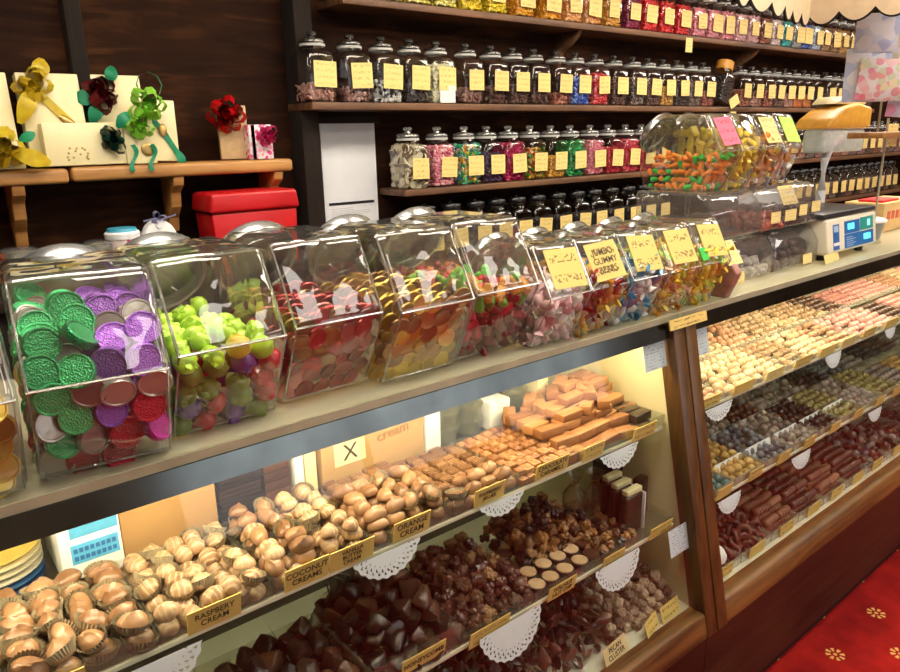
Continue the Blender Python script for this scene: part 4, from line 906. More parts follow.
def hbag(x, y, z, w, h, mat, label, ry=0):
    t = empty('printed_bag', (x, y, z), label, 'bag', 'printed bags hanging under the canopy'); t.rotation_euler = (0, ry, -.85)
    b = B().box(-w / 2, w / 2, -.02, .02, -h, 0, .0)
    bm2 = b.bm; bmesh.ops.subdivide_edges(bm2, edges=bm2.edges[:], cuts=5, use_grid_fill=True)
    def fn(v):
        e = (1 - (2 * v.x / w) ** 2) * (1 - (2 * (v.z + h / 2) / h) ** 2); return (v.x, (.002 if v.y > 0 else -.002) + (v.y * max(e, 0) ** .5), v.z)
    b.tf(fn).build('pouch', mat, t)
    B().cyl((0, 0, -.012), (0, 0, .045), .002, n=6).build('hook', m_steel, t)
m_fl = floral('sweet_print', (.86, .80, .78), [(.85, .22, .28), (.9, .5, .5), (.88, .78, .5), (.85, .32, .42), (.9, .85, .85), (.9, .6, .6), (.88, .4, .4), (.7, .72, .5)], 40, .6); m_bw = floral('blue_white_print', (.72, .78, .90), [(.82, .85, .92), (.55, .62, .85), (.85, .86, .9)], 24, .6); m_mg = floral('pink_print', (.80, .70, .85), [(.75, .1, .4), (.85, .4, .6), (.7, .75, .9)], 24, .6)
hbag(2.68, 1.07, 1.955, .13, .12, m_bw, 'pale blue bag hanging leftmost under the canopy, upper of two')
hbag(2.68, 1.085, 1.85, .14, .17, m_bw, 'pale blue bag hanging leftmost under the canopy, lower of two')
hbag(2.79, 1.03, 1.955, .20, .17, m_fl, 'pink and cream sweet patterned bag hanging beside the pale blue one')
hbag(2.715, 1.0, 1.81, .24, .13, m_fl, 'large pink patterned bag hanging in front of the top shelf', .06)
hbag(2.80, .98, 1.71, .14, .085, m_mg, 'magenta and lilac bag above the wooden ledge', .1)
t = empty('wooden_ledge', (2.74, 1.03, 1.56), 'short pale wooden ledge below the hanging bags at the right edge', 'ledge')
B().box(0, .4, 0, .12, 0, .02, .003).build('board', m_pine, t)
for x in (.1, .38): B().cyl((x, .06, .02), (x, .06, .9), .004, n=6).build('hanging_rod', m_steel, t)

# ------------------------------------------------------------------ what stands in the left case
ZU, ZM, ZF = .8955, .6455, .4205
milk = choc('milk_chocolate', (.16, .075, .034), (.40, .225, .115), .3); pale = choc('pale_milk_chocolate', (.26, .145, .075), (.50, .33, .19), .32, drizzle=(.52, .37, .22)); fudge = choc('toffee_brown', (.22, .085, .028), (.46, .22, .085), .45, 40)
dark = choc('dark_chocolate', (.010, .0055, .004), (.045, .023, .015), .3, coat=.2); mid = choc('brown_chocolate', (.045, .018, .010), (.135, .058, .030), .32, coat=.2); redb = choc('red_brown_chocolate', (.055, .016, .010), (.19, .07, .042), .28, coat=.3); nutty = choc('nut_and_chocolate', (.07, .03, .014), (.42, .23, .10), .5, 150); oran = choc('caramel_nut', (.22, .08, .02), (.52, .27, .09), .35, coat=.3)
nutsp = choc('chopped_nut', (.09, .045, .022), (.66, .50, .34), .6, 260, bump=.6); tanc = choc('tan_top', (.55, .33, .17), (.75, .52, .30), .45)
def dome_b(rx, ry, h, swirl=0, flat=.35, n=3):
    t = bmesh.new(); bmesh.ops.create_icosphere(t, subdivisions=n, radius=1)
    for v in t.verts:
        x, y, z = v.co
        zz = z if z > -flat else -flat
        k = 0
        if swirl and z > .2:
            k = swirl * max(0, 1 - ((y - .35 * math.sin(x * 2.6)) / .22) ** 2) * (z - .2) - swirl * .5 * max(0, 1 - ((y - .35 * math.sin(x * 2.6) - .38) / .2) ** 2) * (z - .2)
        v.co = (x * rx, y * ry, (zz + flat) * h / (1 + flat) + k)
    b = B(); return b._merge(t)
def case_b(rx, ry, h, n=60):
    rings = []
    for q, z, am in ((.0, .0006, 0), (.80, .0005, .02), (1.0, h * .4, .045), (1.2, h, .06)):
        rings.append([(rx * q * (1 + (am if i % 2 else -am)) * math.cos(2 * PI * i / n) if q else 0.0001 * math.cos(2 * PI * i / n), ry * q * (1 + (am if i % 2 else -am)) * math.sin(2 * PI * i / n) if q else .0001 * math.sin(2 * PI * i / n), z - .002) for i in range(n)])
    return B().loft(rings, (False, False))
def mk(b, m, sm=40): return b.mesh('chocolate', m, sm)
OVAL = mk(dome_b(.0195, .0150, .022, .0042), milk); OVALP = mk(dome_b(.0185, .0150, .022, .003), pale); ROUND = mk(dome_b(.0165, .0160, .021, .003), pale); LONG = mk(dome_b(.022, .0140, .020, .0042), milk)
CASE_O = case_b(.0195, .0155, .016).mesh('paper_case', m_case_paper, 0); CASE_R = case_b(.0165, .0165, .016).mesh('paper_case', m_case_paper, 0)
def ridged_b():
    b = B().box(-.0145, .0145, -.0085, .0085, 0, .012, .003)
    for k in range(4): b.box(-.012 + k * .0068, -.0095 + k * .0068, -.0075, .0075, .011, .0134, .001)
    return b
JEL = mk(ridged_b(), milk)
def caramel_b():
    b = B().box(-.0115, .0115, -.0115, .0115, 0, .013, .003); b.ball((0, 0, .011), (.0095, .0095, .006), 2); return b
CAR = mk(caramel_b(), fudge); BAR = mk(B().box(-.040, .040, -.0150, .0150, 0, .021, .003), fudge); BARD = mk(B().box(-.040, .040, -.0150, .0150, 0, .021, .003), dark)
def tray(x0, x1, y0, y1, z, h, label, group='clear trays in the display cases'):
    t = tag(B().box(x0, x1, y0, y1, z, z + .002).box(x0, x0 + .002, y0, y1, z, z + h).box(x1 - .002, x1, y0, y1, z, z + h).box(x0, x1, y0, y0 + .002, z, z + h).box(x0, x1, y1 - .002, y1, z, z + h).build('acrylic_tray', m_acry, smooth=0), label, 'tray', group)
    return t
def heap(x0, x1, y0, y1, z, meshes, name, label, group, sx, sy, layers=2, dz=.018, tilt=.35, paper=None, pprob=.6, cat='chocolate', yaw=3.2, skip=.0, rise=0, sc=1, inset=.12):
    for k in range(layers):
        a, c = x0 + sx * .55 + k * sx * inset * .5, x1 - sx * .55 - k * sx * inset * .5; d, e = y0 + sy * .55 + k * sy * .18, y1 - sy * .55 - k * sy * .2
        nx = max(1, round((c - a) / sx) + 1); ny = max(1, round((e - d) / sy) + 1)
        for i in range(nx):
            for j in range(ny):
                if k == layers - 1 and R.random() < skip: continue
                if k < layers - 2 and j > 1: continue
                m = R.choice(meshes)
                px = a + (c - a) * i / max(1, nx - 1) + rnd(-.13, .13) * sx; py = d + (e - d) * j / max(1, ny - 1) + rnd(-.13, .13) * sy
                o = link(name, m, None, (px, py, z + .0025 + k * dz + rise * j + (rnd(0, .006) if k else 0) + (.004 if paper else 0)), (rnd(-tilt, tilt) * (1 if k else .3) , rnd(-tilt, tilt) * (1 if k else .3), rnd(-yaw, yaw)), sc * rnd(.93, 1.07))
                tag(o, label, cat, group)
                if paper and R.random() < pprob: link('paper_case', paper, o)
Y0, Y1 = .957, 1.182
tray(.03, .213, Y0, Y1, ZU, .030, 'clear tray of coffee coloured creams at the lower left corner')
tray(.216, .393, Y0, Y1, ZU, .030, 'clear tray behind the RASPBERY CREAM card')
tray(.396, .580, Y0, Y1, ZU, .030, 'clear tray behind the COCONUT CREAMS and VANILLA BUTTER CREAM cards')
tray(.583, .764, Y0, Y1, ZU, .030, 'clear tray behind the ORANGE CREAM card')
tray(.767, .942, Y0, Y1, ZU, .030, 'clear tray behind the RASPBERRY JELLIES card')
tray(.945, 1.125, Y0, Y1, ZU, .030, 'clear tray of square caramels')
tray(1.128, 1.445, Y0, Y1, ZU, .030, 'clear tray of stacked fudge bars by the cream end panel')
tray(-.16, .027, Y0, Y1, ZU, .030, 'clear tray of creams cut off by the lower left edge')
heap(-.02, .026, Y0, 1.10, ZU, [OVAL], 'coffee_cream', 'swirled oval cream in pleated paper cut off at the lower left edge', 'creams at the lower left edge', .042, .036, 2, .02, .4, CASE_O, .9, sc=1.12)
heap(.03, .213, Y0, Y1, ZU, [OVAL, OVAL, LONG], 'coffee_cream', 'swirled oval milk chocolate cream in pleated paper, lower left corner tray', 'swirled creams in the corner tray', .043, .037, 2, .020, .55, CASE_O, .9, skip=.1, sc=1.12)
heap(.216, .393, Y0, Y1, ZU, [OVALP, ROUND, ROUND], 'raspberry_cream', 'pale milk chocolate cream in the tray behind the RASPBERY CREAM card', 'raspberry creams', .037, .033, 2, .019, .5, CASE_R, .45, skip=.12, sc=1.05)
heap(.396, .490, Y0, Y1, ZU, [OVAL, LONG, OVALP], 'coconut_cream', 'oval milk chocolate cream behind the COCONUT CREAMS card', 'coconut creams', .036, .032, 3, .018, .5, CASE_O, .25, skip=.1)
heap(.490, .580, Y0, Y1, ZU, [ROUND, OVALP], 'vanilla_cream', 'rounded milk chocolate cream behind the VANILLA BUTTER CREAM card', 'vanilla butter creams', .036, .033, 3, .018, .5, CASE_R, .3, skip=.1)
heap(.583, .764, Y0, 1.13, ZU, [LONG, OVAL, LONG], 'orange_cream', 'oval milk chocolate cream behind the ORANGE CREAM card', 'orange creams', .041, .034, 3, .018, .45, CASE_O, .25, skip=.1)
heap(.60, .764, 1.09, Y1, ZU, [JEL], 'chocolate_jelly', 'small ridged chocolate in rows at the back of the orange cream tray', 'ridged chocolates behind the orange creams', .031, .020, 3, .0135, .12, yaw=.12)
heap(.767, .942, Y0, 1.04, ZU, [LONG, JEL, LONG], 'raspberry_jelly', 'milk chocolate raspberry jelly at the front of its tray behind the card', 'raspberry jellies at the front', .038, .030, 2, .017, .25, CASE_O, .15, yaw=.3)
heap(.767, .942, 1.03, Y1, ZU, [JEL], 'raspberry_jelly', 'small ridged raspberry jelly in neat rows at the back of its tray', 'raspberry jellies in rows', .031, .0195, 2, .0135, .10, yaw=.08)
heap(.945, 1.125, Y0, Y1, ZU, [CAR], 'caramel', 'square domed caramel in neat rows behind the CHOCOLATE CARAMELS card', 'square caramels', .0255, .0255, 2, .0135, .10, yaw=.08)
# fudge bars: a stepped heap
for k in range(5):
    for i in range(5):
        for j in range(7):
            x = 1.125 + .064 * i + .012 * (k % 2) - .006 * k; y = .978 + .031 * j
            if y < .975 + k * .019 + (.04 if i > 3 else 0) or x > 1.395 or (k > 2 and i == 0) or (k == 4 and (i == 1 or R.random() < .25)): continue
            turn = R.random() < .12 * k
            o = link('fudge_bar', BAR, None, (x + rnd(-.006, .006), y + rnd(-.004, .004), ZU + .003 + k * .0205), (rnd(-.1, .1), rnd(-.07, .07), rnd(-.14, .14) + (.7 if turn else 0)), (.82, 1, 1))
            tag(o, 'toffee coloured fudge bar in the big stack beside the caramels', 'fudge', 'stacked fudge bars')
for i in range(6):
    tag(link('chocolate_bar', BARD, None, (1.37 + .008 * (i % 2), .985 + .034 * (i // 2), ZU + .003 + .0215 * (i % 2)), (0, 0, rnd(-.1, .1)), (.8, 1, 1)), 'dark chocolate bar at the right front of the fudge stack', 'chocolate', 'dark bars by the fudge')
# goods stored behind the trays on the upper shelf
t = empty('plate_stack', (.055, 1.27, ZU + .0005), 'stack of blue and cream plates behind the corner tray', 'plate stack')
for k in range(6):
    tag(B().lathe([(.045, .0), (.05, .004), (.072, .011), (.073, .013), (.05, .007), (0, .006)], 36).build('plate', plain('plate_blue_%d' % k, [(.03, .10, .28), (.05, .16, .38), (.75, .72, .62), (.70, .66, .52), (.85, .80, .6), (.88, .66, .16)][k], .3), None, (.055, 1.285, ZU + .001 + k * .012)), ['lowest dark blue plate', 'blue plate second from the bottom', 'cream plate third from the bottom', 'cream plate fourth from the bottom', 'pale plate just under the yellow one', 'yellow plate on top'][k] + ' of the stack behind the corner tray', 'plate', 'plates stacked behind the corner tray')
bpy.data.objects.remove(t)
t = empty('white_carton', (.142, 1.205, ZU), 'white carton with bright blue printed panels behind the raspberry tray', 'carton')
B().box(0, .095, 0, .15, 0, .15, .002).build('box', m_white, t)
B().box(.018, .092, -.001, 0, .082, .106).build('blue_band', m_blue, t); B().box(.016, .090, -.001, 0, .035, .07).build('blue_panel', m_blue, t)
b = B()
for k in range(2):
    for i in range(8): b.box(.020 + i * .0085, .026 + i * .0085, -.0016, -.001, .041 + k * .014, .049 + k * .014)
b.build('printed_words', plain('dark_blue_print', (.03, .15, .40), .5), t)
t = empty('cardboard_box', (.24, 1.215, ZU), 'plain brown cardboard box behind the raspberry cream tray', 'box')
B().box(0, .168, 0, .2, 0, .155, .002).build('carton', m_kraft, t); B().box(0, .168, -.0015, 0, .088, .0895).build('flap_edge', plain('kraft_edge', (.45, .26, .10), .8), t)
m_slab = choc('slab_chocolate', (.012, .008, .008), (.05, .025, .02), .3)
for k in range(11):
    tag(B().box(.415, .50, 1.215, 1.36, 0, .0075, .001).build('chocolate_slab', m_slab, None, (rnd(-.003, .003), rnd(-.002, .002), ZU + .001 + k * .0095)).copy() if 0 else B().box(.415, .50, 1.215, 1.36, 0, .0075, .001).build('chocolate_slab', m_slab, None, (rnd(-.003, .003), rnd(-.002, .002), ZU + .001 + k * .0095)), 'thin dark slab in clear wrap, stacked behind the coconut creams', 'chocolate', 'slabs stacked behind the creams')
for k in range(5):
    tag(B().box(.505, .56, 1.215, 1.36, 0, .019, .002).build('chocolate_slab', mid, None, (0, rnd(-.002, .002), ZU + .001 + k * .0195)), 'thicker brown slab stacked right of the dark slabs', 'chocolate', 'brown slabs behind the creams')
t = tag(B().box(.568, .588, 1.212, 1.36, ZU, ZU + .15, .002).build('white_packet', m_white), 'narrow white packet standing left of the marked cardboard box', 'packet')
t = tag(B().box(.592, .618, 1.214, 1.36, ZU, ZU + .15, .002).build('cream_packet', m_cream), 'cream packet standing against the marked cardboard box', 'packet')
t = empty('cardboard_box', (.63, 1.215, ZU), 'cardboard box with a white X card and handwriting behind the orange creams', 'box')
B().box(0, .262, 0, .2, 0, .165, .002).build('carton', plain('cardboard_yellow', (.50, .31, .13), .75, var=.06, scale=10), t)
c = B().box(.03, .105, -.0015, 0, .045, .095).build('white_card', m_gift, t, smooth=0); txt('X', .05, m_ink, c, (.068, -.002, .07), (PI / 2, 0, 0)); txt('cream', .034, plain('brown_ink', (.30, .15, .04), .7), t, (.178, -.0015, .085), (PI / 2, -.08, 0))
t = tag(B().box(.897, .940, 1.214, 1.36, ZU, ZU + .16, .002).build('white_carton', m_white), 'plain white carton standing between the cardboard box and the clear tubs', 'carton')
m_tub = thin('clear_tub', (.78, .80, .62), .10, .6, 2.4, .08, milk=.18, milkcol=(.5, .5, .36))
for k, x in enumerate((.985, 1.06, 1.215)):
    for q in range(3):
        tag(B().lathe([(.030, 0), (.036, .03), (.039, .031), (.039, .036), (.033, .038), (0, .038)], 28).build('clear_tub', m_tub, None, (x, 1.26, ZU + .001 + q * .0385)), ['lowest', 'middle', 'topmost'][q] + ' clear tub in the ' + ['left', 'second', 'right'][k] + ' stack behind the caramels', 'tub', 'clear tubs behind the caramels')
tag(B().box(1.095, 1.165, 1.215, 1.28, ZU, ZU + .075, .006).build('white_packet', plain('wrapped_white', (.80, .80, .78), .3), smooth=40), 'white wrapped packet between the clear tub stacks', 'packet')
tag(B().box(1.262, 1.30, 1.215, 1.36, ZU, ZU + .17, .002).build('cream_packet', m_cream), 'cream packet standing behind the fudge stack', 'packet')
# middle shelf, left case
YM0, YM1 = .912, 1.125
tray(.30, .537, YM0, YM1, ZM, .055, 'deep clear tray of dark chunks at the bottom edge')
tray(.54, .742, YM0, YM1, ZM, .052, 'deep clear tray behind the HONEYCOMB card')
tray(.745, .942, YM0, 1.10, ZM, .024, 'clear tray of shiny fruit and nut clusters')
tray(.945, 1.445, YM0, 1.13, ZM, .022, 'long clear tray of nut cups on the middle shelf')
def chunk_b(r, seed, n=14):
    q = random.Random(seed); t = bmesh.new()
    for i in range(n):
        d = Vector((q.gauss(0, 1), q.gauss(0, 1), q.gauss(0, 1))).normalized()
        t.verts.new(d * r * q.uniform(.75, 1.1))
    bmesh.ops.convex_hull(t, input=t.verts[:]); 
    bmesh.ops.bevel(t, geom=[e for e in t.edges], offset=r * .08, segments=1, affect='EDGES')
    return B()._merge(t)
CH = [mk(chunk_b(.029, s), mm, 30) for s, mm in ((1, dark), (2, dark), (3, mid), (4, dark))]
CL = [mk(lump_b(.019, 12, s, .8), mm) for s, mm in ((5, redb), (6, nutty), (7, redb), (8, mid))]
CN = [mk(lump_b(.017, 12, s, .7), mm) for s, mm in ((9, oran), (10, nutty), (11, oran), (12, dark))]
TR = [mk(lump_b(.016, 22, s), nutsp) for s in (13, 14)]
def flake_b(s):
    b = chunk_b(.026, s, 12); return b.tf(lambda v: (v.x, v.y * .75, v.z * .28))
FL = [mk(flake_b(s), mm, 30) for s, mm in ((21, redb), (22, mid), (23, redb), (24, dark))]
pile(.36, .53, .93, 1.11, ZM + .002, 2, .040, CH, 'chocolate_chunk', 'very dark chunk in the deep tray at the bottom edge', 'chocolate', 'dark chunks at the bottom edge')
pile(.555, .735, .93, 1.14, ZM + .002, 4, .040, CH, 'honeycomb', 'dark chocolate covered honeycomb chunk behind the HONEYCOMB card', 'honeycomb', 'honeycomb chunks', keep=.35)
pile(.755, .94, .93, 1.12, ZM + .002, 4, .034, CL, 'fruit_cluster', 'shiny reddish fruit and nut cluster right of the honeycomb', 'chocolate', 'fruit and nut clusters', keep=.35)
CUP = mk(B().lathe([(.016, 0), (.019, .004), (.0215, .014), (.0205, .0155)], 24, (True, True)), dark); TOP = mk(B().lathe([(.019, .0152), (.0185, .0175), (.010, .019), (0, .0192)], 20, (True, False)), tanc)
TOPD = mk(B().lathe([(.019, .0152), (.0185, .0175), (.010, .019), (0, .0192)], 20, (True, False)), mid)
for i in range(5):
    for j in range(4):
        o = link('nut_cup', CUP, None, (.975 + i * .046 + rnd(-.003, .003) + .02 * (j % 2), .938 + j * .042, ZM + .0025 + (.002 * j)), (.0, 0, rnd(0, 3)))
        tag(o, 'round dark nut cup with a smooth tan top behind the NUT CUP card' if (j < 2 and i < 4) else 'round dark nut cup with a brown top, further back or right', 'chocolate', 'tan topped nut cups' if (j < 2 and i < 4) else 'brown topped nut cups')
        link('topping', TOP if (j < 2 and i < 4) else TOPD, o)
pile(1.02, 1.23, 1.0, 1.15, ZM + .004, 3, .032, CN, 'caramel_nut_cluster', 'orange brown nut cluster heaped behind the nut cups', 'chocolate', 'caramel nut clusters', keep=.3)
pile(1.17, 1.30, .93, 1.02, ZM + .004, 2, .026, CN, 'nut_cluster', 'small mixed nut cluster between the nut cups and the packets', 'chocolate', 'small nut clusters', .75)
m_cello = thin('cellophane_bag', (.95, .93, .85), .12, .7, 2, .1, milk=.12, milkcol=(.8, .7, .45), bump=.6)
for i, (x, y) in enumerate(((1.28, 1.10), (1.325, 1.07))):
    t = empty('cellophane_bag', (x, y, ZM + .003), f'gathered clear cellophane bag of nuts on the middle shelf, {["left", "right"][i]} of two', 'bag', 'cellophane bags')
    B().lathe([(.022, 0), (.03, .02), (.03, .06), (.012, .085), (.010, .09), (.024, .12)], 18, (True, False)).build('bag', m_cello, t)
    B().lathe([(.0105, .084), (.0115, .087), (.0105, .09)], 12, (False, False)).build('tie', m_gold, t)
    pile(x - .014, x + .014, y - .014, y + .014, ZM + .006, 2, .022, CN[0], 'nut', 'orange brown nut inside a gathered clear cellophane bag', 'nut', 'nuts in cellophane bags', .5, keep=.1)
for i, (x, y) in enumerate(((1.325, .955), (1.335, .995), (1.35, 1.035))):
    t = empty('chocolate_packet', (x, y, ZM + .003), ['front', 'middle', 'back'][i] + ' standing dark chocolate packet with white label on the middle shelf', 'packet', 'dark chocolate packets')
    B().box(-.035, .03, -.012, .012, 0, .105, .007, 3).build('packet', dark, t); B().box(.031, .036, -.016, .016, 0, .10, .002).build('label', m_white, t); B().box(-.03, .028, -.010, .010, .104, .118, .003).build('folded_top', m_gift, t)
tag(B().box(-.035, .035, -.03, .03, 0, .05, .004).build('black_box', m_black, None, (1.40, 1.06, ZM + .10 - .1), (0, 0, .5)).copy() if 0 else B().box(-.035, .035, -.03, .03, 0, .13, .004).build('black_box', m_black, None, (1.40, 1.09, ZM + .0005), (0, 0, .3)), 'black box against the cream end panel on the middle shelf', 'box')
tag(B().box(-.02, .02, -.012, .012, 0, .10, .004).build('dark_packet', dark, None, (1.42, 1.0, ZM + .0005), (0, 0, .1)), 'dark brown packet at the right end of the middle shelf', 'packet')
# case floor, left
pile(.88, 1.19, .90, 1.17, ZF + .001, 4, .0375, FL, 'pecan_cluster', 'reddish brown flat cluster in the heap behind the PECAN CLUSTER card', 'chocolate', 'pecan clusters', keep=.22)
pile(.62, .86, .90, 1.10, ZF + .001, 3, .036, FL, 'chocolate_flake', 'brown flat piece at the bottom edge of the photo', 'chocolate', 'flat pieces at the bottom edge')
pile(1.19, 1.44, .90, 1.14, ZF + .001, 4, .031, TR, 'nut_truffle', 'chopped nut coated truffle in the heap by the oak post', 'truffle', 'nut coated truffles', keep=.35)
# ------------------------------------------------------------------ price cards
def card(x0, x1, z0, z1, y, text, label, tilt=.2, mat=None, size=.42, rz=0, thick=.0015, sq=.92):
    w, h = x1 - x0, z1 - z0
    t = B().box(-w / 2, w / 2, 0, thick, -h / 2, h / 2).build('price_card', mat or (m_card if text else m_cardl), None, ((x0 + x1) / 2, y, (z0 + z1) / 2), (tilt, 0, rz), 0)
    tag(t, label, 'card', 'price cards in the cases')
    if text:
        L = text.split('\n'); s = min(h * .84 / len(L), w * .95 / max(len(q) for q in L) * 1.5)
        txt(text, s, m_ink, t, (0, -.0006, 0), (PI / 2, 0, 0), squeeze=sq)
UY = .951
card(.255, .338, .893, .935, UY, 'RASPBERY\nCREAM', 'yellow card lettered RASPBERY CREAM')
card(.412, .492, .893, .937, UY, 'COCONUT\nCREAMS', 'yellow card lettered COCONUT CREAMS')
card(.494, .582, .893, .935, UY, 'VANILLA\nBUTTER\nCREAM', 'yellow card lettered VANILLA BUTTER CREAM')
card(.624, .706, .897, .940, UY, 'ORANGE\nCREAM', 'yellow card lettered ORANGE CREAM')
card(.815, .895, .897, .937, UY, 'RASPBERRY\nJELLIES', 'yellow card lettered RASPBERRY JELLIES')
card(.985, 1.085, .897, .935, UY, 'CHOCOLATE\nCARAMELS', 'yellow card lettered CHOCOLATE CARAMELS')
card(1.135, 1.205, .893, .930, UY, '', 'yellow green card below the fudge stack, beside the doily')
card(1.305, 1.392, .893, .928, .945, '', 'yellow card at the right end of the upper shelf under the dark bars')
card(.03, .115, .885, .925, .948, '', 'pale yellow card at the lower left corner of the photo')
MY = .898
card(.595, .695, .662, .696, MY + .003, 'HONEYCOMB', 'yellow card lettered HONEYCOMB', .2)
card(.752, .858, .635, .675, MY, '', 'torn yellow card above the big white doily')
card(.972, 1.058, .638, .675, MY, 'WALNUT\nNUT CUP', 'yellow card lettered WALNUT NUT CUP')
card(1.150, 1.228, .637, .672, MY, '', 'yellow card above the smaller hanging doily')
card(1.325, 1.415, .643, .676, MY, '', 'yellow card below the dark chocolate packets')
card(1.118, 1.21, .421, .462, .862, 'PECAN\nCLUSTER', 'standing cream card lettered PECAN CLUSTER on the case floor', -.35, plain('cream_card', (.78, .62, .32), .6), rz=.1)
card(1.268, 1.338, .421, .460, .862, '', 'standing tan card left of two in front of the nut truffles', -.35, rz=.25)
card(1.345, 1.425, .421, .462, .866, '', 'standing golden card right of two in front of the nut truffles', -.3, rz=.05)
# notices taped inside the glass
for x, z, w, h, l in ((1.362, 1.050, .085, .068, 'pale blue printed price notice on the left of the oak post, near the top'), (1.376, .590, .09, .068, 'pale blue printed price notice low on the glass left of the oak post'), (1.565, 1.045, .065, .075, 'pale blue printed notice just right of the oak post')):
    tag(B().box(0, w, 0, .0006, 0, h).build('price_notice', m_notice, None, (x, gy(z) + .008, z), (-.198 + .0, 0, 0), 0), l, 'notice', 'price notices')
# ------------------------------------------------------------------ doilies hung over the shelf fronts
def doily(x, z, y, r, drop, label, green=False, x_ax=None):
    """paper circle folded over the shelf front; real punched holes near the rim"""
    t = bmesh.new(); nr, na = 28, 200; grid = {}
    for i in range(nr + 1):
        for k in range(na):
            a = 2 * PI * k / na; q = r * i / nr
            if i == nr: q *= 1 + .018 * math.cos(a * 26)
            grid[i, k] = (q * math.cos(a), q * math.sin(a))
    vs = {}
    def V(i, k):
        k %= na
        if (i, k) not in vs: vs[i, k] = t.verts.new((grid[i, k][0], 0, grid[i, k][1]))
        return vs[i, k]
    for i in range(1, nr):
        for k in range(na):
            hole = (i == 25 and k % 6 in (0, 1)) or (i == 24 and k % 6 == 0) or (i == 23 and k % 6 in (3, 4)) or (i == 22 and k % 6 == 3) or (i == 20 and k % 6 == 0)
            if hole: continue
            t.faces.new((V(i, k), V(i, k + 1), V(i + 1, k + 1), V(i + 1, k)))
    t.faces.new([V(1, k) for k in range(na)])
    cut = r - drop
    bmesh.ops.bisect_plane(t, geom=t.verts[:] + t.edges[:] + t.faces[:], plane_co=(0, 0, -cut), plane_no=(0, 0, 1), clear_outer=True)
    for v in t.verts: v.co.z += cut; v.co.y = .10 * v.co.z * -1 * .9 - .10 * (v.co.z) ** 2
    for v in t.verts: v.co.y = -.0 + v.co.z * .18
    b = B(); b._merge(t)
    bmesh.ops.solidify(b.bm, geom=b.bm.faces[:], thickness=.0005)
    o = b.build('doily', m_doily, None, (x, y, z), smooth=0)
    tag(o, label, 'doily', 'paper doilies hung on the shelf edges')
for a in ((.607, .894, .947, .078, .046, 'white doily below the VANILLA BUTTER CREAM and ORANGE CREAM cards'), (.885, .897, .947, .075, .032, 'white doily showing below the RASPBERRY JELLIES card'), (1.25, .895, .942, .078, .042, 'white doily below the fudge stack'),
          (.857, .655, .893, .086, .078, 'biggest white doily hanging below the torn yellow card'), (1.197, .652, .893, .080, .070, 'white doily hanging above the nut truffles'), (.19, .885, .945, .085, .06, 'white doily at the lower left corner below the creams')):
    doily(*a)
tag(B().box(.10, .20, 0, .0008, -.02, .008).build('teal_tape', plain('teal_tape', (.02, .45, .42), .4), None, (0, .9445, .872), (-.2, 0, 0), 0), 'teal strip on the doily at the lower left corner', 'tape')

# ------------------------------------------------------------------ right case
cols = []
x = 1.565
while x < 3.9: cols.append((x, x + .165)); x += .168
def tint(name, a, b_, **k): return choc(name, a, b_, .4, **k)
K = dict(cream=tint('ivory_chocolate', (.50, .33, .18), (.78, .60, .40)), peach=tint('peach_chocolate', (.42, .20, .11), (.66, .40, .25)), pinkc=tint('pink_chocolate', (.50, .20, .17), (.72, .40, .36)), milk=milk, pale=pale, dark=dark, mid=mid,
         teal=tint('teal_wrapped', (.02, .10, .10), (.08, .28, .26), coat=.5), olive=tint('olive_wrapped', (.12, .11, .03), (.40, .34, .12), coat=.4), gold=tint('gold_wrapped', (.35, .20, .05), (.70, .48, .16), coat=.4), grey=tint('dusted_truffle', (.16, .13, .11), (.46, .40, .36)), slate=tint('slate_wrapped', (.04, .05, .07), (.25, .28, .32), coat=.4), redb=redb)
shapes = {'round': dome_b(.0145, .0145, .020, .001, n=2), 'oval': dome_b(.018, .0125, .018, .0015, n=2), 'square': caramel_b(), 'shell': lump_b(.0145, 5, 33), 'log': B().box(-.018, .018, -.009, .009, 0, .014, .004)}
RB = {}
def rm(sh, mt):
    if (sh, mt) not in RB:
        if sh not in RB: RB[sh] = shapes[sh].mesh('chocolate', None)
        me = RB[sh].copy(); me.materials.append(K[mt]); RB[sh, mt] = me
    return RB[sh, mt]
WORD = dict(cream='ivory', peach='peach coloured', pinkc='pink', milk='milk', pale='pale milk', dark='dark', mid='brown', teal='teal wrapped', olive='olive wrapped', gold='gold wrapped', grey='dusted', slate='slate wrapped', redb='red brown')
upper = [('peach', 'pale', 'oval'), ('cream', 'peach', 'round'), ('cream', 'cream', 'round'), ('pale', 'peach', 'square'), ('cream', 'pale', 'oval'), ('peach', 'cream', 'log'), ('pinkc', 'pale', 'oval'), ('pinkc', 'mid', 'round'), ('mid', 'pinkc', 'oval'), ('pinkc', 'pinkc', 'round'), ('pale', 'pinkc', 'log'), ('pinkc', 'peach', 'oval'), ('pale', 'cream', 'round'), ('cream', 'pinkc', 'oval')]
middle = [('teal', 'olive', 'round'), ('gold', 'olive', 'round'), ('slate', 'grey', 'round'), ('grey', 'mid', 'round'), ('dark', 'grey', 'round'), ('olive', 'grey', 'oval'), ('grey', 'dark', 'round'), ('olive', 'slate', 'round'), ('grey', 'grey', 'oval'), ('gold', 'dark', 'round'), ('grey', 'mid', 'round'), ('dark', 'grey', 'round'), ('grey', 'olive', 'round'), ('dark', 'dark', 'oval')]
m_tr = thin('bright_tray_acrylic', (.93, .94, .88), .10, .7, 2, .1, milk=.25, milkcol=(.85, .82, .68))
def tray2(*a):
    o = tray(*a); o.data.materials[0] = m_tr; return o
def pn(i): return nth(i + 1) + ' from the post'
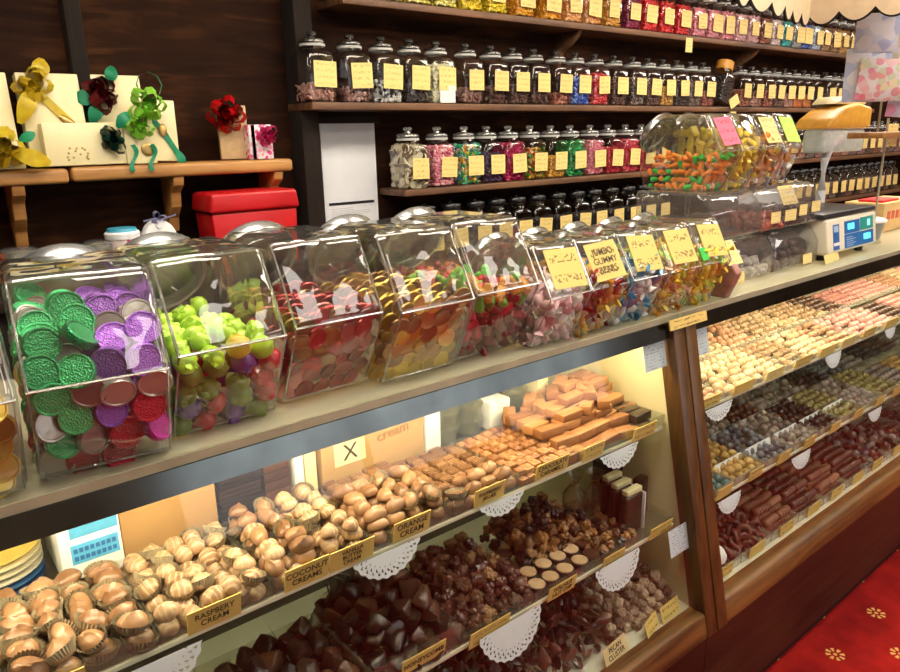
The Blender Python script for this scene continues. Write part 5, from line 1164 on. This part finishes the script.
NAME = dict(cream='ivory_chocolate', peach='peach_chocolate', pinkc='pink_chocolate', milk='milk_chocolate', pale='pale_chocolate', dark='dark_chocolate', mid='brown_chocolate', teal='teal_chocolate', olive='olive_chocolate', gold='golden_chocolate', grey='dusted_truffle', slate='slate_chocolate', redb='red_brown_chocolate')
FAR = []
def rheap(a, c, y0, y1, z, me, nm, label, group, i):
    if i < 8: heap(a, c, y0, y1, z, [me], nm, label, group, .030, .030, 1, .015, .25, yaw=.25, skip=.06, rise=.0035); return
    for u in range(5):
        for v in range(5 if y1 - y0 > .15 else 3):
            FAR.append((me, Matrix.Translation((a + .02 + u * .031, y0 + .018 + v * .031, z + .003 + .0035 * v)) @ Matrix.Rotation(rnd(-.3, .3), 4, 'Z')))
for i, (a, c) in enumerate(cols):
    for r, (y0, y1) in enumerate(((.958, 1.135), (1.138, 1.33))):
        front = ('front', 'back')[r]
        tray2(a, c, y0, y1, ZU + .02 * r, .016, f'upper shelf tray in the right case, {front} row, {pn(i)}')
        u = upper[i % 14]; mt = u[r]; sh = u[2] if r == 0 else ('round', 'oval', 'square')[i % 3]
        rheap(a, c, y0, y1, ZU + .02 * r, rm(sh, mt), NAME[mt], f'{WORD[mt]} {sh} chocolate, right case upper shelf, {front} tray {pn(i)}', f'{front} tray {nth(i + 1)} upper shelf right case', i)
    y0, y1 = YM0, 1.30
    tray2(a, c, y0, y1, ZM, .022, f'middle shelf tray in the right case, {pn(i)}')
    mt, m2, sh = middle[i % 14]
    for (ya, yb, mm, fr) in ((y0, 1.11, mt, 'front'), (1.11, y1, m2, 'back')):
        rheap(a, c, ya, yb, ZM + (.022 if fr == 'back' else 0), rm(sh, mm), NAME[mm], f'{WORD[mm]} {sh} chocolate, right case middle shelf, {fr} of tray {pn(i)}', f'{fr} of tray {nth(i + 1)} middle shelf right case', i)
    if i < 6:
        for q in range(2):
            o = B().box(a + .01, c - .01, 0, .0015, 0, .03).build('tray_divider', m_white, None, (0, .975 + q * .125, ZM + .003), (-.25, 0, 0), 0); tag(o, f'white card divider, {["front", "rear"][q]} of two in the middle shelf tray {pn(i)}', 'divider', 'white dividers on the middle shelf')
ring_me = None
def ring_b():
    b = B(); n = 14
    pts = [(.016 * math.cos(2 * PI * k / n), .016 * math.sin(2 * PI * k / n), .0) for k in range(n + 1)]
    return b.tube(pts, .0068, 8)
RING = mk(ring_b(), redb, 60)
def roll_b():
    b = B()
    for k in range(5): b.ball((-.028 + k * .014, 0, 0), (.0105, .014, .014), 2)
    return b
ROLL = mk(roll_b(), mid); ROLL2 = mk(roll_b(), choc('milk_roll', (.16, .06, .03), (.34, .15, .08), .4))
YB0, YB1 = .872, 1.09
for i, (a, c) in enumerate(cols):
    if i > 11: break
    tray2(a + (.06 if i == 0 else 0), c, YB0, YB1, ZF, .030, f'case floor tray in the right case, {pn(i)}')
    if i < 2: pile(a + (.08 if i == 0 else .02), c - .02, YB0 + .025, YB1 - .02, ZF + .002, 3, .032, RING, 'chocolate_ring', f'red brown chocolate ring on the right case floor, tray {pn(i)}', 'chocolate', f'chocolate rings in floor tray {nth(i + 1)}', keep=.25)
    elif i < 6:
        for k in range(3):
            for jx in range(2):
                for jy in range(6):
                    if k == 2 and jy < 1: continue
                    o = link('chocolate_roll', ROLL if i % 2 else ROLL2, None, (a + .045 + jx * .076, YB0 + .03 + jy * .032, ZF + .018 + k * .023), (rnd(0, 3), rnd(-.04, .04), rnd(-.08, .08)), .98)
                    tag(o, f'ridged brown chocolate roll on the right case floor, tray {pn(i)}', 'chocolate', f'chocolate rolls in floor tray {nth(i + 1)}')
    elif i > 7:
        for u in range(5):
            for v in range(6): FAR.append((rm('round', ['dark', 'grey', 'mid'][i % 3]), Matrix.Translation((a + .02 + u * .031, YB0 + .02 + v * .033, ZF + .004))))
    else: pile(a + .02, c - .02, YB0 + .02, YB1 - .02, ZF + .002, 2, .034, [rm('round', 'dark'), rm('round', 'grey')] if i % 2 else [rm('round', 'slate'), rm('round', 'mid')], 'round_truffle', f'dark or dusted round truffle on the right case floor, tray {pn(i)}', 'truffle', f'truffles in floor tray {nth(i + 1)}', keep=.25)
fb = bmesh.new(); fm = []
for me, M in FAR:
    k = fm.index(me.materials[0]) if me.materials[0] in fm else (fm.append(me.materials[0]) or len(fm) - 1)
    n0 = len(fb.verts); nf = len(fb.faces); fb.from_mesh(me); fb.verts.ensure_lookup_table(); fb.faces.ensure_lookup_table()
    for v in fb.verts[n0:]: v.co = M @ v.co
    for f in fb.faces[nf:]: f.material_index = k
me = bpy.data.meshes.new('far_chocolates'); fb.to_mesh(me); fb.free()
for m in fm: me.materials.append(m)
tag(link('far_chocolates', me), 'chocolates in the farthest trays of the right case, beyond the scale', 'chocolate', None, 'stuff')
t = empty('white_ornament', (1.60, .885, ZF), 'white mushroom shaped ornament at the foot of the oak post', 'ornament')
B().lathe([(.020, 0), (.024, .005), (.016, .02), (.017, .06), (.014, .07)], 24).build('stem', m_white, t); B().lathe([(.012, .066), (.034, .068), (.036, .08), (.028, .096), (.012, .103), (0, .104)], 28, (True, False)).build('cap', m_white, t)
for i, (a, c) in enumerate(cols):
    d = rnd(-.012, .012)
    card(a + .025 + d, c - .035 + d, .893, .925, UY, '', f'yellow card on the upper shelf of the right case, {pn(i)}', mat=[m_cardl, m_card, m_label2][i % 3])
    if i < 12:
        card(a + .05 - d, c - .04 - d, .642, .678, MY, '', f'yellow card on the middle shelf of the right case, {pn(i)}', mat=[m_card, m_cardl][i % 2])
        card(a + .03 + d, c - .05 + d, .424, .458, .864, '', f'yellow card on the floor of the right case, {pn(i)}', .05, mat=[m_cardl, m_card][i % 2])
for a in ((1.672, .893, .944, .075, .040, 'white doily on the upper shelf right of the oak post, first of three'), (2.345, .895, .944, .06, .045, 'white doily on the upper shelf of the right case, second from the post'), (2.80, .895, .944, .05, .035, 'white doily on the upper shelf of the right case, farthest from the post'),
          (1.675, .643, .893, .06, .045, 'white doily on the middle shelf beside the oak post'), (2.08, .643, .893, .065, .045, 'white doily on the middle shelf, second from the oak post'), (2.62, .643, .893, .06, .04, 'white doily on the middle shelf, farthest from the post')):
    doily(*a)
# ------------------------------------------------------------------ picture settings
wd = bpy.data.worlds.new('room_air'); sc.world = wd; wd.use_nodes = True
wd.node_tree.nodes['Background'].inputs['Color'].default_value = (.9, .8, .65, 1); wd.node_tree.nodes['Background'].inputs['Strength'].default_value = .02
vs = sc.view_settings; vs.view_transform = 'Standard'; vs.look = 'None'; vs.gamma = 1; vs.use_curve_mapping = False; vs.exposure = 0.15
sc.cycles.max_bounces = 10; sc.cycles.transparent_max_bounces = 40; sc.cycles.diffuse_bounces = 3; sc.cycles.glossy_bounces = 4
sc.cycles.use_denoising = True; sc.cycles.caustics_reflective = False; sc.cycles.caustics_refractive = False; sc.cycles.sample_clamp_indirect = 6
